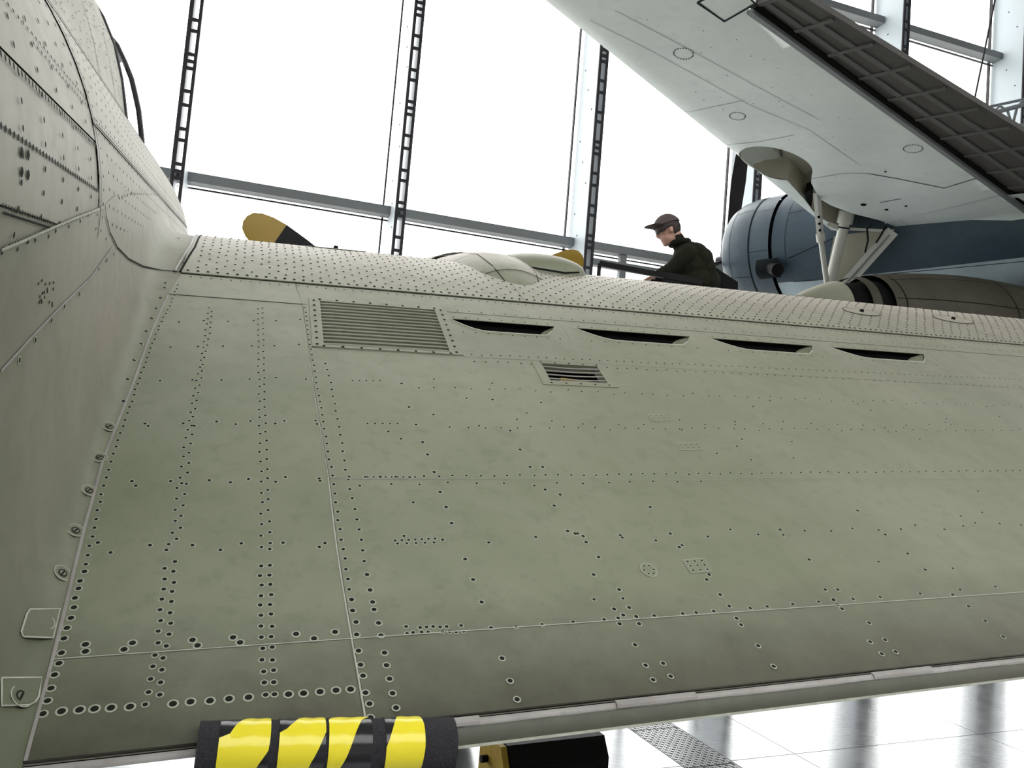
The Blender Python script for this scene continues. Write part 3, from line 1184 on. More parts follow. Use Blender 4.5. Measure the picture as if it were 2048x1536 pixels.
for row in ([(1034, 1399), (1020, 1362), (1004, 1317), (982, 1257), (963, 1205), (946, 1160), (930, 1119), (903, 1047), (892, 1015), (880, 985), (868, 945), (855, 910), (845, 885), (832, 850), (818, 815), (803, 768)],
            [(1291, 1331), (1306, 1360), (1270, 1290), (1239, 1248), (1228, 1219), (1238, 1180), (1187, 1150), (1150, 1068), (1135, 1063), (1108, 1012), (1090, 980), (1060, 935), (1040, 900), (1020, 862), (985, 800)],
            [(1326, 1327), (1341, 1353), (1258, 1216), (1246, 1231), (1278, 1248), (1272, 1234), (1197, 1115), (1172, 1085), (1166, 1073), (1120, 990), (1085, 935)],
            [(1547, 1333), (1516, 1292), (1482, 1250), (1473, 1237), (1458, 1213), (1440, 1190), (1413, 1160), (1418, 1150), (1340, 1068), (1358, 1095), (1300, 1015)],
            [(1763, 1308), (1791, 1304), (1740, 1284), (1770, 1280), (1738, 1246), (1684, 1218), (1675, 1210), (1667, 1200), (1675, 1180), (1650, 1180), (1618, 1120), (1560, 1060)],
            [(2006, 1274), (1970, 1242), (1937, 1213), (1905, 1190), (1850, 1140), (1815, 1108), (1770, 1070), (1715, 1022)]):
    pts_(row, .0075)
# spanwise rows
pts_([(123, 1423), (159, 1420), (189, 1418), (222, 1416), (260, 1414), (346, 1408), (381, 1404), (420, 1402), (458, 1398), (497, 1395), (577, 1389), (607, 1387), (640, 1384), (672, 1381), (701, 1379)], .0092)
pts_([(171, 1290), (171, 1304), (265, 1287), (248, 1300), (385, 1281), (395, 1292), (466, 1276), (480, 1286), (592, 1269), (628, 1278), (670, 1265)], .0085)
pts_([(812, 1254), (826, 1266), (814, 1268), (840, 1256), (853, 1255), (866, 1254), (880, 1255), (893, 1254), (922, 1252), (843, 1265), (856, 1265), (885, 1264), (899, 1264), (912, 1264), (927, 1263)], .0062)
pts_([(983, 1257), (1032, 1254), (1084, 1250), (1146, 1245), (1208, 1240), (1236, 1237), (1308, 1232), (1365, 1228), (1392, 1226), (1427, 1223), (1500, 1217), (1534, 1214), (1585, 1209), (1637, 1204), (1666, 1201), (1706, 1199), (1760, 1195), (1840, 1188), (1920, 1180), (1990, 1174)], .0068)
for y, pitch, xs in ((1085, .11, (200, 650)), (1098, .13, (222, 640)), (958, .115, (262, 640)), (964, .15, (265, 640)), (842, .11, (295, 630)), (848, .14, (300, 630)), (757, .11, (320, 610)), (690, .1, (340, 600)), (640, .1, (355, 600))):
    wrow((xs[0], y + 5), (xs[1], y), pitch, .0064, .004)
for x0 in (790, 735, 705):
    pass
wrow((790, 1082), (870, 1078), .02, .0055, 0); wrow((795, 1088), (868, 1086), .028, .0055, 0)
wrow((735, 848), (795, 848), .03, .005, 0); wrow((705, 762), (760, 762), .03, .005, 0)
wrow((885, 1083), (1240, 1072), .14, .0066, .006); wrow((1240, 1078), (2040, 1050), .12, .0066, .012)
wrow((700, 955), (2040, 942), .055, .0058, .002); wrow((720, 972), (1400, 964), .11, .0058, .004)
wrow((735, 955), (830, 955), .02, .005, 0)
wrow((900, 855), (2040, 862), .075, .0056, .006); wrow((960, 845), (1900, 850), .16, .0056, .012)
wrow((840, 775), (2040, 812), .08, .0054, .008)
wrow((925, 709), (2040, 760), .05, .0052, .002, ring=0); wrow((925, 722), (2040, 775), .06, .0052, .003, ring=0)
wrow((890, 621), (2040, 705), .07, .005, .002, ring=0)
for k in range(46):              # isolated fasteners scattered on the outer skin
    wr(random.uniform(.6, 5.2), random.uniform(2.3, 3.5), .0062)
# row each side of the main lap joint
for i in range(int((7.2 - sLeft) / .048)):
    s = sLeft + .03 + i * .048
    wr(s, aMain + .022, .0085, 0, .005); wr(s + .02, aMain - .045, .005, 0, .002, True)
# dense rows over the forward skin
nrow = int((7.5 - sLeft) / .09)
for i in range(nrow):
    s = sLeft + .07 + i * .09
    a = aMain + .07
    k = 0
    while a < 5.5:
        if random.random() < .97:
            wr(s + (.045 if k % 2 else 0) + random.gauss(0, .003), a, .0068, 0, .004)
        a += .042; k += 1
# fasteners on the grille and vent frames, along the slots
for i in range(9):
    f = i / 8
    a = ga0 + (ga1 - ga0) * f
    for s in (gs0 - gf * .55, gs1 + gf * .6):
        p = wp(s, a, .0066); RW.setdefault('gf', (fr, Rivets()))[1].add(p, wnorm(a), .008, 0, .004)
for i in range(8):
    s = gs0 + (gs1 - gs0) * i / 7
    for a in (ga0 - .012, ga1 + .016):
        p = wp(s, a, .0066); RW.setdefault('gf', (fr, Rivets()))[1].add(p, wnorm(a), .008, 0, .004)
for i in range(5):
    s = vs0 + (vs1 - vs0) * i / 4
    for a in (va0 - vf * .38, va1 + .008):
        RW.setdefault('vf', (vfr, Rivets()))[1].add(wp(s, a, .0046), wnorm(a), .006, 0, .002)
for s0, s1 in slots:
    for i in range(9):
        s = s0 + (s1 - s0) * (i + .5) / 9
        wr(s, aSl + .018, .005, 0, .002, True)
        wr(s + .02, aSl - dSl - .022, .005, 0, .002, True)
for nm, (pn, rv) in RW.items():
    rv.flush(pn)
rm = {}
for p, nn, r, ring, pn in R_near:
    key = round(r, 4)
    if key not in rm:
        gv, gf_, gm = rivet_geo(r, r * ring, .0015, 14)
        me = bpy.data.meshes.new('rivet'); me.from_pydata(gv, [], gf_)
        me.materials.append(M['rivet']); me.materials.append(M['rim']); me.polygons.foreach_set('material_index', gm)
        me.polygons.foreach_set('use_smooth', [True] * len(gf_)); me.update()
        rm[key] = me
    o = bpy.data.objects.new('rivet', rm[key]); COL.objects.link(o)
    x, y, z = frame(nn)
    o.matrix_world = Matrix(((x[0], y[0], z[0], p[0]), (x[1], y[1], z[1], p[1]), (x[2], y[2], z[2], p[2]), (0, 0, 0, 1)))
    o.parent = pn
    o.matrix_local = o.matrix_world

# small riveted patch plates on the wing
def patch(pxs, n1, n2, r=.0045):
    q = [wsa(*p) for p in pxs]
    pp = panel('patch_plate', q, OL, bomber, wp, step=.03, off=.003, skirt=.003, gap=0)
    wstrip(q + [q[0]], .003, .0034).obj('worn_edge', M['edge'], pp)
    rv = Rivets()
    for i in range(n1):
        for j in range(n2):
            f, h = (i + .5) / n1, (j + .5) / n2
            s = (q[0][0] * (1 - f) + q[1][0] * f) * (1 - h) + (q[3][0] * (1 - f) + q[2][0] * f) * h
            a = (q[0][1] * (1 - f) + q[1][1] * f) * (1 - h) + (q[3][1] * (1 - f) + q[2][1] * f) * h
            rv.add(wp(s, a, .0034), wnorm(a), r, r * 1.5)
    rv.flush(pp)


patch(((1294, 830), (1335, 829), (1346, 841), (1303, 843)), 4, 2, .0035)
patch(((1352, 887), (1396, 886), (1406, 900), (1361, 901)), 4, 2, .0035)
patch(((1365, 1121), (1407, 1118), (1424, 1144), (1381, 1147)), 3, 3, .005)
sc_, ac_ = wsa(1297, 1141)
cp = panel('patch_plate', [(sc_ + .03 * math.cos(t), ac_ + .03 * math.sin(t)) for t in np.linspace(0, 2 * math.pi, 20, endpoint=False)], OL, bomber, wp, step=.05, off=.003, skirt=.003, gap=0)
wstrip([(sc_ + .03 * math.cos(t), ac_ + .03 * math.sin(t)) for t in np.linspace(0, 2 * math.pi, 25)], .003, .0034).obj('worn_edge', M['edge'], cp)
rv = Rivets()
for t in np.linspace(0, 2 * math.pi, 6, endpoint=False):
    rv.add(wp(sc_ + .02 * math.cos(t), ac_ + .02 * math.sin(t), .0034), wnorm(ac_), .0045, .0065)
rv.flush(cp)
# filler caps on the forward skin
for x, y, rad in ((672, 494, .2), (1905, 641, .2), (1722, 626, .17)):
    s, a = wsa(x, y)
    ring_ = [(s + rad * math.cos(t), a + rad * .45 * math.sin(t)) for t in np.linspace(0, 2 * math.pi, 30)]
    cpn = panel('filler_cap', ring_[:-1], OL, bomber, wp, step=.06, off=.012, skirt=.006, gap=0)
    wstrip(ring_, .006, .0125).obj('cap_edge', M['gap'], cpn)
    MB().tube([wp(s, a, .01), wp(s, a, .03)], [.018, .012], 10).obj('cap_latch', M['gap'], cpn)

# ---- fillet fasteners, plates and rivets
def disc_on(tree, x, y, r, h, mat, name, parent, n=20, lift=0.):
    hh = bhit(tree, x, y)
    p, nn = hh
    p = p + nn * lift
    X, Y, Zz = frame(nn)
    V, F = [], []
    prof_ = [(0, h), (r * .35, h), (r * .42, h * .4), (r * .8, h * .5), (r, h * .9), (r * 1.08, 0)]
    for (rr_, hh_) in prof_[1:]:
        for k in range(n):
            a = 2 * math.pi * k / n
            V.append(p + X * rr_ * math.cos(a) + Y * rr_ * math.sin(a) + Zz * (hh_ + .001))
    F = grid_faces(len(prof_) - 1, n, wrap=True)
    F.append(tuple(range(n)))
    return mesh(name, V, F, mat, parent, 40)


def fastener(x, y, r, lift=.001):
    o = disc_on(T_fil, x, y, r, .004, M['olive_fillet'], 'fastener', fillet, lift=lift)
    hh = bhit(T_fil, x, y)
    p, nn = hh
    p = p + nn * lift
    X, Y, Zz = frame(nn)
    n = 24
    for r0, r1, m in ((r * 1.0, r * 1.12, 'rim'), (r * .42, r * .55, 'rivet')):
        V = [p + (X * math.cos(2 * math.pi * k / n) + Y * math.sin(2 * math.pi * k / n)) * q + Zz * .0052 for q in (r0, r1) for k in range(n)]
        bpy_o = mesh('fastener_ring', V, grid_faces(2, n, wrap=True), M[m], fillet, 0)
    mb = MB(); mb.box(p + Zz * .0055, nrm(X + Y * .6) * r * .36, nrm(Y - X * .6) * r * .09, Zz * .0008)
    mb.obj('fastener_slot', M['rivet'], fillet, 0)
    return o


def fplate(pxs, name='fillet_plate'):
    h = [bhit(T_fil, *p) for p in pxs]
    c = sum(q[0] for q in h) / len(h); nn = nrm(sum(q[1] for q in h))
    V = [q[0] + nn * .004 for q in h] + [q[0] - nn * .004 for q in h]
    m = len(h)
    F = [tuple(range(m))] + [(i, (i + 1) % m, m + (i + 1) % m, m + i) for i in range(m)]
    o = mesh(name, V, F, M['olive_fillet'], fillet, 30)
    strip([q[0] for q in h] + [h[0][0]], .005, .0045, [nn] * (m + 1)).obj('plate_edge', M['edge'], fillet)
    return o


fplate([(44, 1275), (40, 1265), (52, 1228), (58, 1220), (118, 1219), (104, 1277)])
fplate([(2, 1358), (82, 1357), (76, 1395), (70, 1405), (58, 1411), (2, 1414)])
for x, y, r in ((217, 855, .022), (199, 917, .022), (177, 983, .022), (150, 1063, .023), (123, 1148, .024), (87, 1248, .022), (36, 1397, .026)):
    fastener(x, y, r, .006 if y > 1200 else .001)
rv = Rivets()


def trow(tree, p0, p1, n, r=.006, ring=0, jit=0, dome=.002):
    for i in range(n):
        f = i / max(1, n - 1)
        h = bhit(tree, p0[0] + (p1[0] - p0[0]) * f + random.gauss(0, jit), p0[1] + (p1[1] - p0[1]) * f + random.gauss(0, jit))
        if h:
            rv.add(h[0] + h[1] * .001, h[1], r, ring, dome)


for x, y in ((357, 462 + 100), (331, 566), (329, 576), (321, 596), (312, 617), (303, 637), (292, 663), (282, 688), (268, 721), (247, 803), (255, 759)):
    trow(T_fil, (x, y), (x, y), 1, .008, .011)
trow(T_fil, (5, 497), (200, 418), 34, .006)
trow(T_fil, (8, 506), (180, 434), 9, .006, 0, 3)
for x, y in ((227, 508), (213, 520), (197, 537), (177, 560), (158, 588), (128, 612), (102, 640), (70, 680), (38, 720)):
    trow(T_fil, (x, y), (x, y), 1, .008, .012)
for k in range(18):
    trow(T_fil, (75 + random.random() * 32, 560 + random.random() * 55), (0, 0), 1, .005)
for x, y in ((12, 1362), (34, 1363), (70, 1363), (65, 1381), (62, 1401)):
    trow(T_fil, (x, y), (x, y), 1, .007, .011)
for x, y in ((357, 477), (378, 505), (385, 487), (375, 513), (368, 526), (390, 475), (372, 519)):
    trow(T_fil, (x, y), (x, y), 1, .009, 0)
trow(T_fil, (238, 396), (260, 388), 5, .007); trow(T_fil, (262, 387), (318, 390), 15, .006); trow(T_fil, (322, 396), (350, 436), 9, .006)
rv.flush(fillet)

# thick rolled edge where the wing skin meets the fillet nose
pts = [wp(seamA(a) - .004, a, .006) for a in np.linspace(aMain, 5.7, 12)]
MB().tube(pts, .006, 8).obj('root_edge_strip', M['gap'], bomber)
pts = [wp(seamA(a) - .03, a, .006) for a in np.linspace(aMain, 5.7, 12)]
MB().tube(pts, .008, 8).obj('root_edge_strip', M['grey_strip'], bomber)

# ---- fuselage rivets and joints
rv = Rivets()


def fr_row(t0, t1, ph, pitch, r=.0085, off=.0045, ph1=None):
    n = max(2, int(abs(t1 - t0) / pitch))
    for i in range(n + 1):
        t = t0 + (t1 - t0) * i / n
        p_ = ph + ((ph1 if ph1 is not None else ph) - ph) * i / n
        rv.add(fus(t, p_, off), fus_n(t, p_), r, 0, .002)


def fr_ring(t, p0, p1, pitch, r=.0082, off=.0045):
    n = max(2, int(abs(p1 - p0) * FR_ / pitch))
    for i in range(n + 1):
        ph = p0 + (p1 - p0) * i / n
        rv.add(fus(t, ph, off), fus_n(t, ph), r, 0, .002)


ph_fil = edge_f[-1][1]
for px_ in ((0, 253), (0, 110)):
    t, ph = fus_hit(*px_)
    fr_row(t - .4, tR - .03, ph, .032, .0085)
for px_ in ((20, 20), (100, 130)):
    t, ph = fus_hit(*px_)
    fr_row(t - .2, tR, ph, .04, .006)
for t in np.arange(1.6, tR, .21):
    fr_ring(t, -.2, .75, .056)
t, ph = fus_hit(0, 410); t2, ph2 = fus_hit(103, 446)
fr_row(t, t2, ph, .022, .006, .0045, ph2)
strip([fus(t + (t2 - t) * i / 12, ph + (ph2 - ph) * i / 12 - .012, .004) for i in range(13)], .006, .002, [fus_n(0, ph)] * 13).obj('panel_joint', M['gap'], fp[0])
for dt in (-.05, .05):
    fr_ring(tR + dt, -.15, .8, .045, .006, .009)
strip([fus(tR, p_, .006) for p_ in np.linspace(-.3, .85, 40)], .008, .004, [fus_n(0, p_) for p_ in np.linspace(-.3, .85, 40)]).obj('ring_joint', M['gap'], fp[0])
for t in np.arange(tR + .16, 8.8, .105):
    fr_ring(t, -.1, .8, .058, .0072, .012)
for ph in phif[1:3]:
    strip([fus(t, ph, .012) for t in np.linspace(tR, 8.8, 20)], .006, .001, [fus_n(0, ph)] * 20).obj('panel_joint', M['gap'], fp[-1])
    fr_row(tR, 8.8, ph + .015, .05, .006, .012)
for q in ((38, 303), (51, 309), (38, 343), (51, 349)):
    t, ph = fus_hit(*q)
    rv.add(fus(t, ph, .005), fus_n(t, ph), .013, .0, .004)
for k in range(320):
    t = random.uniform(3.6, 5.25); f = random.uniform(.2, 4.5)
    p = hump(t, f); nn = nrm(p - FC - AX * ((p - FC) @ AX))
    rv.add(p + nn * .003, nn, .005, 0, .002)
rv.flush(fp[0])

# ================================================================== engine nacelles and propellers
def nac_c(s, t):
    return CAM + N * s + WU * (-.10 + DT * (s - 1.65)) + AX * t


def revolve(name, s, prof_, mat, parent, n=40, p0=0., p1=2 * math.pi):
    V = []
    full = p1 - p0 > 6.2
    m = n if full else n + 1
    for t, r in prof_:
        for k in range(m):
            a = p0 + (p1 - p0) * k / n
            V.append(nac_c(s, t) + r * (N * math.cos(a) + WU * math.sin(a)))
    return mesh(name, V, grid_faces(len(prof_), m, wrap=full), mat, parent, 40)


def nacelle(s, mat, blades, dt=0.):
    body = [(4.3, .02), (4.45, .20), (4.65, .36), (4.85, .47), (5.15, .56), (5.5, .585), (5.93, .58)]
    o = revolve('nacelle', s, [(t + dt, r) for t, r in body], mat, bomber)
    for t, p0, p1 in ((5.2, .2, 2.9), (4.8, .2, 2.9)):
        r = np.interp(t, [q[0] for q in body], [q[1] for q in body])
        pts = [nac_c(s, t + dt) + (r + .001) * (N * math.cos(a) + WU * math.sin(a)) for a in np.linspace(p0, p1, 24)]
        strip(pts, .010, .002, [N * math.cos(a) + WU * math.sin(a) for a in np.linspace(p0, p1, 24)]).obj('panel_joint', M['line'], o)
    for a in (.75, 1.25, 1.9, 2.4):
        pts = [nac_c(s, t + dt) + (np.interp(t, [q[0] for q in body], [q[1] for q in body]) + .001) * (N * math.cos(a) + WU * math.sin(a)) for t in np.linspace(4.5, 5.9, 16)]
        strip(pts, .006, .002, [N * math.cos(a) + WU * math.sin(a)] * 16).obj('panel_joint', M['line'], o)
    revolve('firewall_gap', s, [(5.92 + dt, .54), (6.2 + dt, .54)], M['inside'], bomber)
    for k in range(12):
        revolve('cowl_flap', s, [(5.935 + dt, .600), (6.17 + dt, .585)], mat, bomber, 4, 2 * math.pi * (k + .04) / 12, 2 * math.pi * (k + .96) / 12)
    revolve('engine_cowl', s, [(6.19 + dt, .585), (6.4 + dt, .595), (6.62 + dt, .59), (6.78 + dt, .55), (6.86 + dt, .5), (6.84 + dt, .46), (6.6 + dt, .45)], mat, bomber)
    revolve('engine_core', s, [(6.4 + dt, .44), (6.62 + dt, .40), (6.66 + dt, .2), (6.95 + dt, .14), (7.12 + dt, .06)], M['dark_steel'], bomber)
    tp = 7.0 + dt
    hub = nac_c(s, tp) - WU * .16 - N * .09
    for ang in blades:
        d = N * math.cos(ang) + WU * math.sin(ang)
        e = np.cross(AX, d)
        V, FM = [], []
        st = [(.08, .05, .05, 1.2), (.25, .07, .06, 1.1), (.5, .105, .05, .85), (.9, .155, .035, .5), (1.25, .17, .026, .32), (1.46, .17, .022, .26), (1.58, .155, .02, .24), (1.67, .125, .017, .22), (1.725, .085, .014, .21), (1.75, .03, .01, .20)]
        for (r, hw, th, tw) in st:
            ce = e * math.cos(tw) + AX * math.sin(tw)
            cn = np.cross(d, ce)
            for k in range(12):
                a = 2 * math.pi * k / 12
                V.append(hub + d * r * 1.03 + ce * hw * math.cos(a) + cn * th / 2 * math.sin(a))
        F = grid_faces(len(st), 12, wrap=True) + [tuple(range((len(st) - 1) * 12, len(st) * 12))]
        fm = [1 if (i // 12) >= 5 else 0 for i in range(len(F))]
        mesh('propeller_blade', V, F, None, bomber, 50, mats=[M['blade'], M['yellow_tip']], fmat=fm)
    return o


nacelle(1.68, OL, [math.radians(q) for q in (153, 33, -87)])
# bulged fairing lobe behind the inner nacelle
ls, la = wsa(1066, 533)
V = []
le1 = nrm(N + Z * DT - HV * .25)
Lc = wp(ls, la, -.03)
lside = nrm(np.cross(le1, wnorm(la))); lup = wnorm(la)
for i in range(19):
    f = i / 18
    x = (f - .5) * .80
    e = math.sqrt(max(0, 1 - (2 * f - 1) ** 2)) + .002
    for k in range(17):
        a = math.pi * k / 16
        V.append(Lc + le1 * x + lside * .24 * e * math.cos(a) + lup * .15 * e * math.sin(a))
lobe = mesh('fairing_lobe', V, grid_faces(19, 17), OL, bomber, 60)
T_lobe = BVHTree.FromPolygons([tuple(map(float, v)) for v in V], grid_faces(19, 17))
o = px_strip(T_lobe, [(975, 522), (1020, 528), (1080, 538), (1130, 546), (1158, 545)], .012, .004, 5)
if o:
    o.obj('lobe_edge', M['gap'], lobe)
# main wheel leg under the inner nacelle
wb = nac_c(1.58, 5.4); wb = np.array([wb[0], wb[1], 0])
MB().tube([wb + Z * 2.6, wb + Z * .7], .09, 14).obj('landing_leg', M['steel'], bomber)
mb = MB()
mb.tube([wb + Z * .7 + N * x for x in (-.2, -.17, -.1, .1, .17, .2)], [.45, .62, .7, .7, .62, .45], 32)
mb.obj('wheel', M['rubber'], bomber)

# ================================================================== FOAM EDGE GUARD WITH HAZARD TAPE
dL = np.linalg.norm(te_pt(.02, .02, .03) - CAM); dR = np.linalg.norm(te_pt(.62, .02, .03) - CAM)
pL, pR = at(393, 1502, dL - .01), at(903, 1489, dR - .01)
pad = thing('foam_edge_guard', 'charcoal foam sleeve with yellow and black hazard tape on the trailing edge', 'edge guard', pL - Z * .07)
pd = nrm(pR - pL); PLn = np.linalg.norm(pR - pL)
toc = nrm(CAM - (pL + pR) / 2); toc = nrm(toc - pd * (toc @ pd))
pup = nrm(Z - pd * (Z @ pd)); pup = nrm(np.cross(np.cross(pd, pup), pd) * -1) if False else pup
pfr = nrm(np.cross(pup, pd)); pfr = pfr if pfr @ toc > 0 else -pfr
PR_ = .064


def pad_pt(f, th, r):
    """f along the sleeve, th from the top towards the viewer"""
    return pL + pd * PLn * f + r * (pup * math.cos(th) + pfr * math.sin(th))


V = []
nf, nt_ = 60, 40
for i in range(nf + 1):
    for k in range(nt_):
        V.append(pad_pt(i / nf, 2 * math.pi * k / nt_, PR_ * (1 + .012 * math.sin(i * 1.7 + k) * (random.random()))))
Fp = grid_faces(nf + 1, nt_, wrap=True)
b = len(V)
for f in (0, 1):
    for k in range(nt_):
        V.append(pad_pt(f, 2 * math.pi * k / nt_, PR_ * .45))
for k in range(nt_):
    k2 = (k + 1) % nt_
    Fp += [(k, k2, b + k2, b + k), (nf * nt_ + k2, nf * nt_ + k, b + nt_ + k, b + nt_ + k2)]
Fp += [tuple(b + k for k in range(nt_)), tuple(b + nt_ + k for k in range(nt_))]
mesh('foam_tube', V, Fp, M['foam'], pad, 50)
secs = [(.075, .260, [(-.3, .6, 1), (0, .50, 1), (.15, .33, 1), (.3, .2, 1), (.34, 0, 1), (.5, 0, .98), (.65, 0, .82), (1, 0, .55), (1.2, 0, .4)]),
        (.293, .468, [(-.3, .6, 1), (0, .45, 1), (.15, .3, 1), (.25, .15, 1), (.3, 0, 1), (.5, 0, .85), (.65, 0, .72), (1, 0, .5), (1.2, 0, .35)]),
        (.480, .650, [(-.3, .3, 1), (0, .1, .95), (.1, 0, .78), (.3, 0, .62), (.6, 0, .42), (.8, 0, .25), (1, 0, .12), (1.2, 0, .02)]),
        (.705, .862, [(-.3, .5, 1), (0, .35, .97), (.2, .22, 1), (.4, .08, 1), (.5, 0, 1), (.8, 0, .95), (.85, 0, .7), (1, 0, .4), (1.2, 0, .2)])]


def th_of(v):
    return math.radians(-12 + v * 165)


for x0, x1, rows in secs:
    V = []
    for i in range(9):
        for k in range(31):
            V.append(pad_pt(x0 + (x1 - x0) * i / 8, 2 * math.pi * k / 30, PR_ + .0018 + .0006 * math.sin(i * 2 + k)))
    tb = mesh('black_tape', V, grid_faces(9, 31), M['tape_b'], pad, 60)
    V = []
    vs = np.linspace(-.3, 1.2, 31)
    for v in vs:
        a0 = np.interp(v, [r[0] for r in rows], [r[1] for r in rows]); a1 = np.interp(v, [r[0] for r in rows], [r[2] for r in rows])
        for j in range(9):
            f = a0 + (a1 - a0) * j / 8
            V.append(pad_pt(x0 + (x1 - x0) * f, th_of(v), PR_ + .0034 + .0007 * math.sin(j * 1.3 + v * 9)))
    mesh('yellow_tape', V, grid_faces(31, 9), M['tape_y'], pad, 60)

# ================================================================== CHOCK UNDER THE WING
cb = floor_xy(1075, 1560); cb[2] = 0
ck = thing('wheel_chock', 'black block with worn yellow end lying on floor beneath the wing', 'chock', cb)
cdir = nrm(floor_xy(1170, 1500) - floor_xy(960, 1525)); cdir[2] = 0; cdir = nrm(cdir)
cside = np.cross(Z, cdir)


def chock_sec(l0, l1, k, mat, name):
    sec = [(-.16, .0), (.16, 0), (.16, .15), (.10, .25), (-.10, .25), (-.16, .15)]
    V = [cb + cdir * l + cside * x * k + Z * (.001 + y * (1 if k == 1 else k)) for l in (l0, l1) for x, y in sec]
    return mesh(name, V, [(0, 1, 2, 3, 4, 5), (11, 10, 9, 8, 7, 6)] + [(i, (i + 1) % 6, 6 + (i + 1) % 6, 6 + i) for i in range(6)], mat, ck, 0)


chock_sec(-.26, .36, 1, M['black'], 'block')
chock_sec(-.30, -.265, .98, M['chock_y'], 'yellow_end')
MB().tube([cb + cdir * -.302 + Z * .13 + cside * .05, cb + cdir * -.34 + Z * .13 + cside * .05], .02, 10).obj('handle_peg', M['black'], ck)

# ================================================================== OLIVE ENGINE POD OF ANOTHER AIRCRAFT BEHIND THE WING
PO = CAM + HV * 6.72
topz = on_plane(1800, 548, PO, HV)
pr0 = on_plane(1598, 584, PO, HV)
PR2 = .62
pc = topz - Z * PR2
s_nose = (pr0 - CAM) @ N - .05
s_top = (topz - CAM) @ N
pod = thing('engine_pod', 'dark olive engine nacelle with black cowl gaps behind the riveted wing', 'nacelle', np.array([pc[0], pc[1], 0]))
pdir = nrm(N + Z * -.01)


def pod_pt(s, r, a):
    c = pc + pdir * (s - s_top)
    return c + r * (HV * math.cos(a) + Z * math.sin(a))


def pod_rev(name, prof_, mat, a0=0, a1=2 * math.pi, n=48):
    full = a1 - a0 > 6.2
    m = n if full else n + 1
    V = [pod_pt(s, r, a0 + (a1 - a0) * k / n) for s, r in prof_ for k in range(m)]
    return mesh(name, V, grid_faces(len(prof_), m, wrap=full), mat, pod, 40)


d_ = s_top - s_nose
sil = []
for x, y in ((1592, 590), (1612, 580), (1640, 569), (1665, 562), (1700, 555), (1750, 550), (1800, 548), (1850, 549), (1900, 553), (1960, 562), (2048, 580), (2120, 600)):
    q = on_plane(x, y, PO, HV)
    sil.append(((q - CAM) @ N, q[2] - (pc + pdir * ((q - CAM) @ N - s_top))[2]))
sil_s = [q[0] for q in sil]; sil_r = [q[1] for q in sil]


def pod_r(s):
    return float(np.interp(s, sil_s, sil_r))


def s_at(x, y):
    return float((on_plane(x, y, PO, HV) - CAM) @ N)


g1, g2, g3, g4 = s_at(1662, 563), s_at(1690, 557), s_at(1704, 555), s_at(1726, 552)
pod_rev('cowl_ring', [(sil_s[0] - .02, .05)] + [(s, pod_r(s)) for s in np.linspace(sil_s[0], g1, 8)], M['olive_fus'])
pod_rev('dark_gap', [(g1 - .05, pod_r(g1) - .05), (g4 + .05, pod_r(g4) - .05)], M['inside'])
pod_rev('cowl_band', [(g2, pod_r(g2)), (g3, pod_r(g3))], M['olive_dark'])
bodyp = [(s, pod_r(s)) for s in np.linspace(g4, sil_s[-1], 14)] + [(sil_s[-1] + .25, sil_r[-1] * .7), (sil_s[-1] + .4, .05)]
pb = pod_rev('nacelle_body', bodyp, M['olive_dark'])
for s in (g4 + .12, s_top + 1.0):
    r = np.interp(s, [q[0] for q in bodyp], [q[1] for q in bodyp])
    aa = np.linspace(-.5, 3.6, 40)
    strip([pod_pt(s + .5 * max(0, math.cos(a)) ** 2 * (1 if s > s_top else 0), np.interp(s + .5 * max(0, math.cos(a)) ** 2 * (1 if s > s_top else 0), [q[0] for q in bodyp], [q[1] for q in bodyp]) + .002, a) for a in aa], .014, .002, [HV * math.cos(a) + Z * math.sin(a) for a in aa]).obj('panel_joint', M['gap'], pb)
for a in (2.2, 2.75):
    ss = np.linspace(g4 + .02, s_top + 2, 30)
    strip([pod_pt(s, np.interp(s, [q[0] for q in bodyp], [q[1] for q in bodyp]) + .002, a) for s in ss], .008, .002, [HV * math.cos(a) + Z * math.sin(a)] * 30).obj('panel_joint', M['gap'], pb)
for s in (s_top - .2, s_top + 1.6):
    MB().tube([pod_pt(s, 0, 0) - Z * .5, np.array([*pod_pt(s, 0, 0)[:2], 0])], .09, 12).obj('support_post', M['dark_steel'], pod)
    MB().box(np.array([*pod_pt(s, 0, 0)[:2], .02]), N * .35, HV * .35, Z * .02).obj('base_plate', M['dark_steel'], pod, 0)

# ================================================================== WORK PLATFORM AND WORKER AHEAD OF THE WING
PD = 7.9
base = at(1375, 560, PD)
deck_z = at(1337, 428, PD)[2] - 1.93
wpx = np.array([base[0], base[1], 0])
plat = thing('work_platform', 'black steel work platform with guard rail in front of the wing', 'platform', wpx)
fX, fY = N, HV
mb = MB(); mb.box(wpx + Z * (deck_z - .03) + fX * .02, fX * .62, fY * .32, Z * .03); mb.obj('deck', M['dark_steel'], plat, 0)
for i in (-1, 1):
    for j in (-1, 1):
        c = wpx + fX * (.02 + i * .58) + fY * j * .28
        MB().tube([c, c + Z * (deck_z - .03)], .025, 8).obj('leg', M['black'], plat)
mb = MB()
for j in (-1, 1):
    for zz in (.15, deck_z - .25):
        mb.beam(wpx + fX * -.56 + fY * j * .28 + Z * zz, wpx + fX * .6 + fY * j * .28 + Z * (zz + (.4 if zz < 1 else 0)), .03, .03)
mb.obj('brace', M['black'], plat, 0)
r0, r1 = at(1199, 527, PD - .38), at(1330, 551, PD - .42)
rp = MB()
rp.beam(r0, at(1405, 566, PD - .42), .035, .05)
rp.beam(at(1325, 556, PD - .42), at(1400, 570, PD - .42), .03, .12)
rp.beam(r0 - Z * .001, r0 - Z * .75, .035, .035, (1, 0, 0))
q1 = wpx + fX * -.6 + fY * -.3 + Z * deck_z
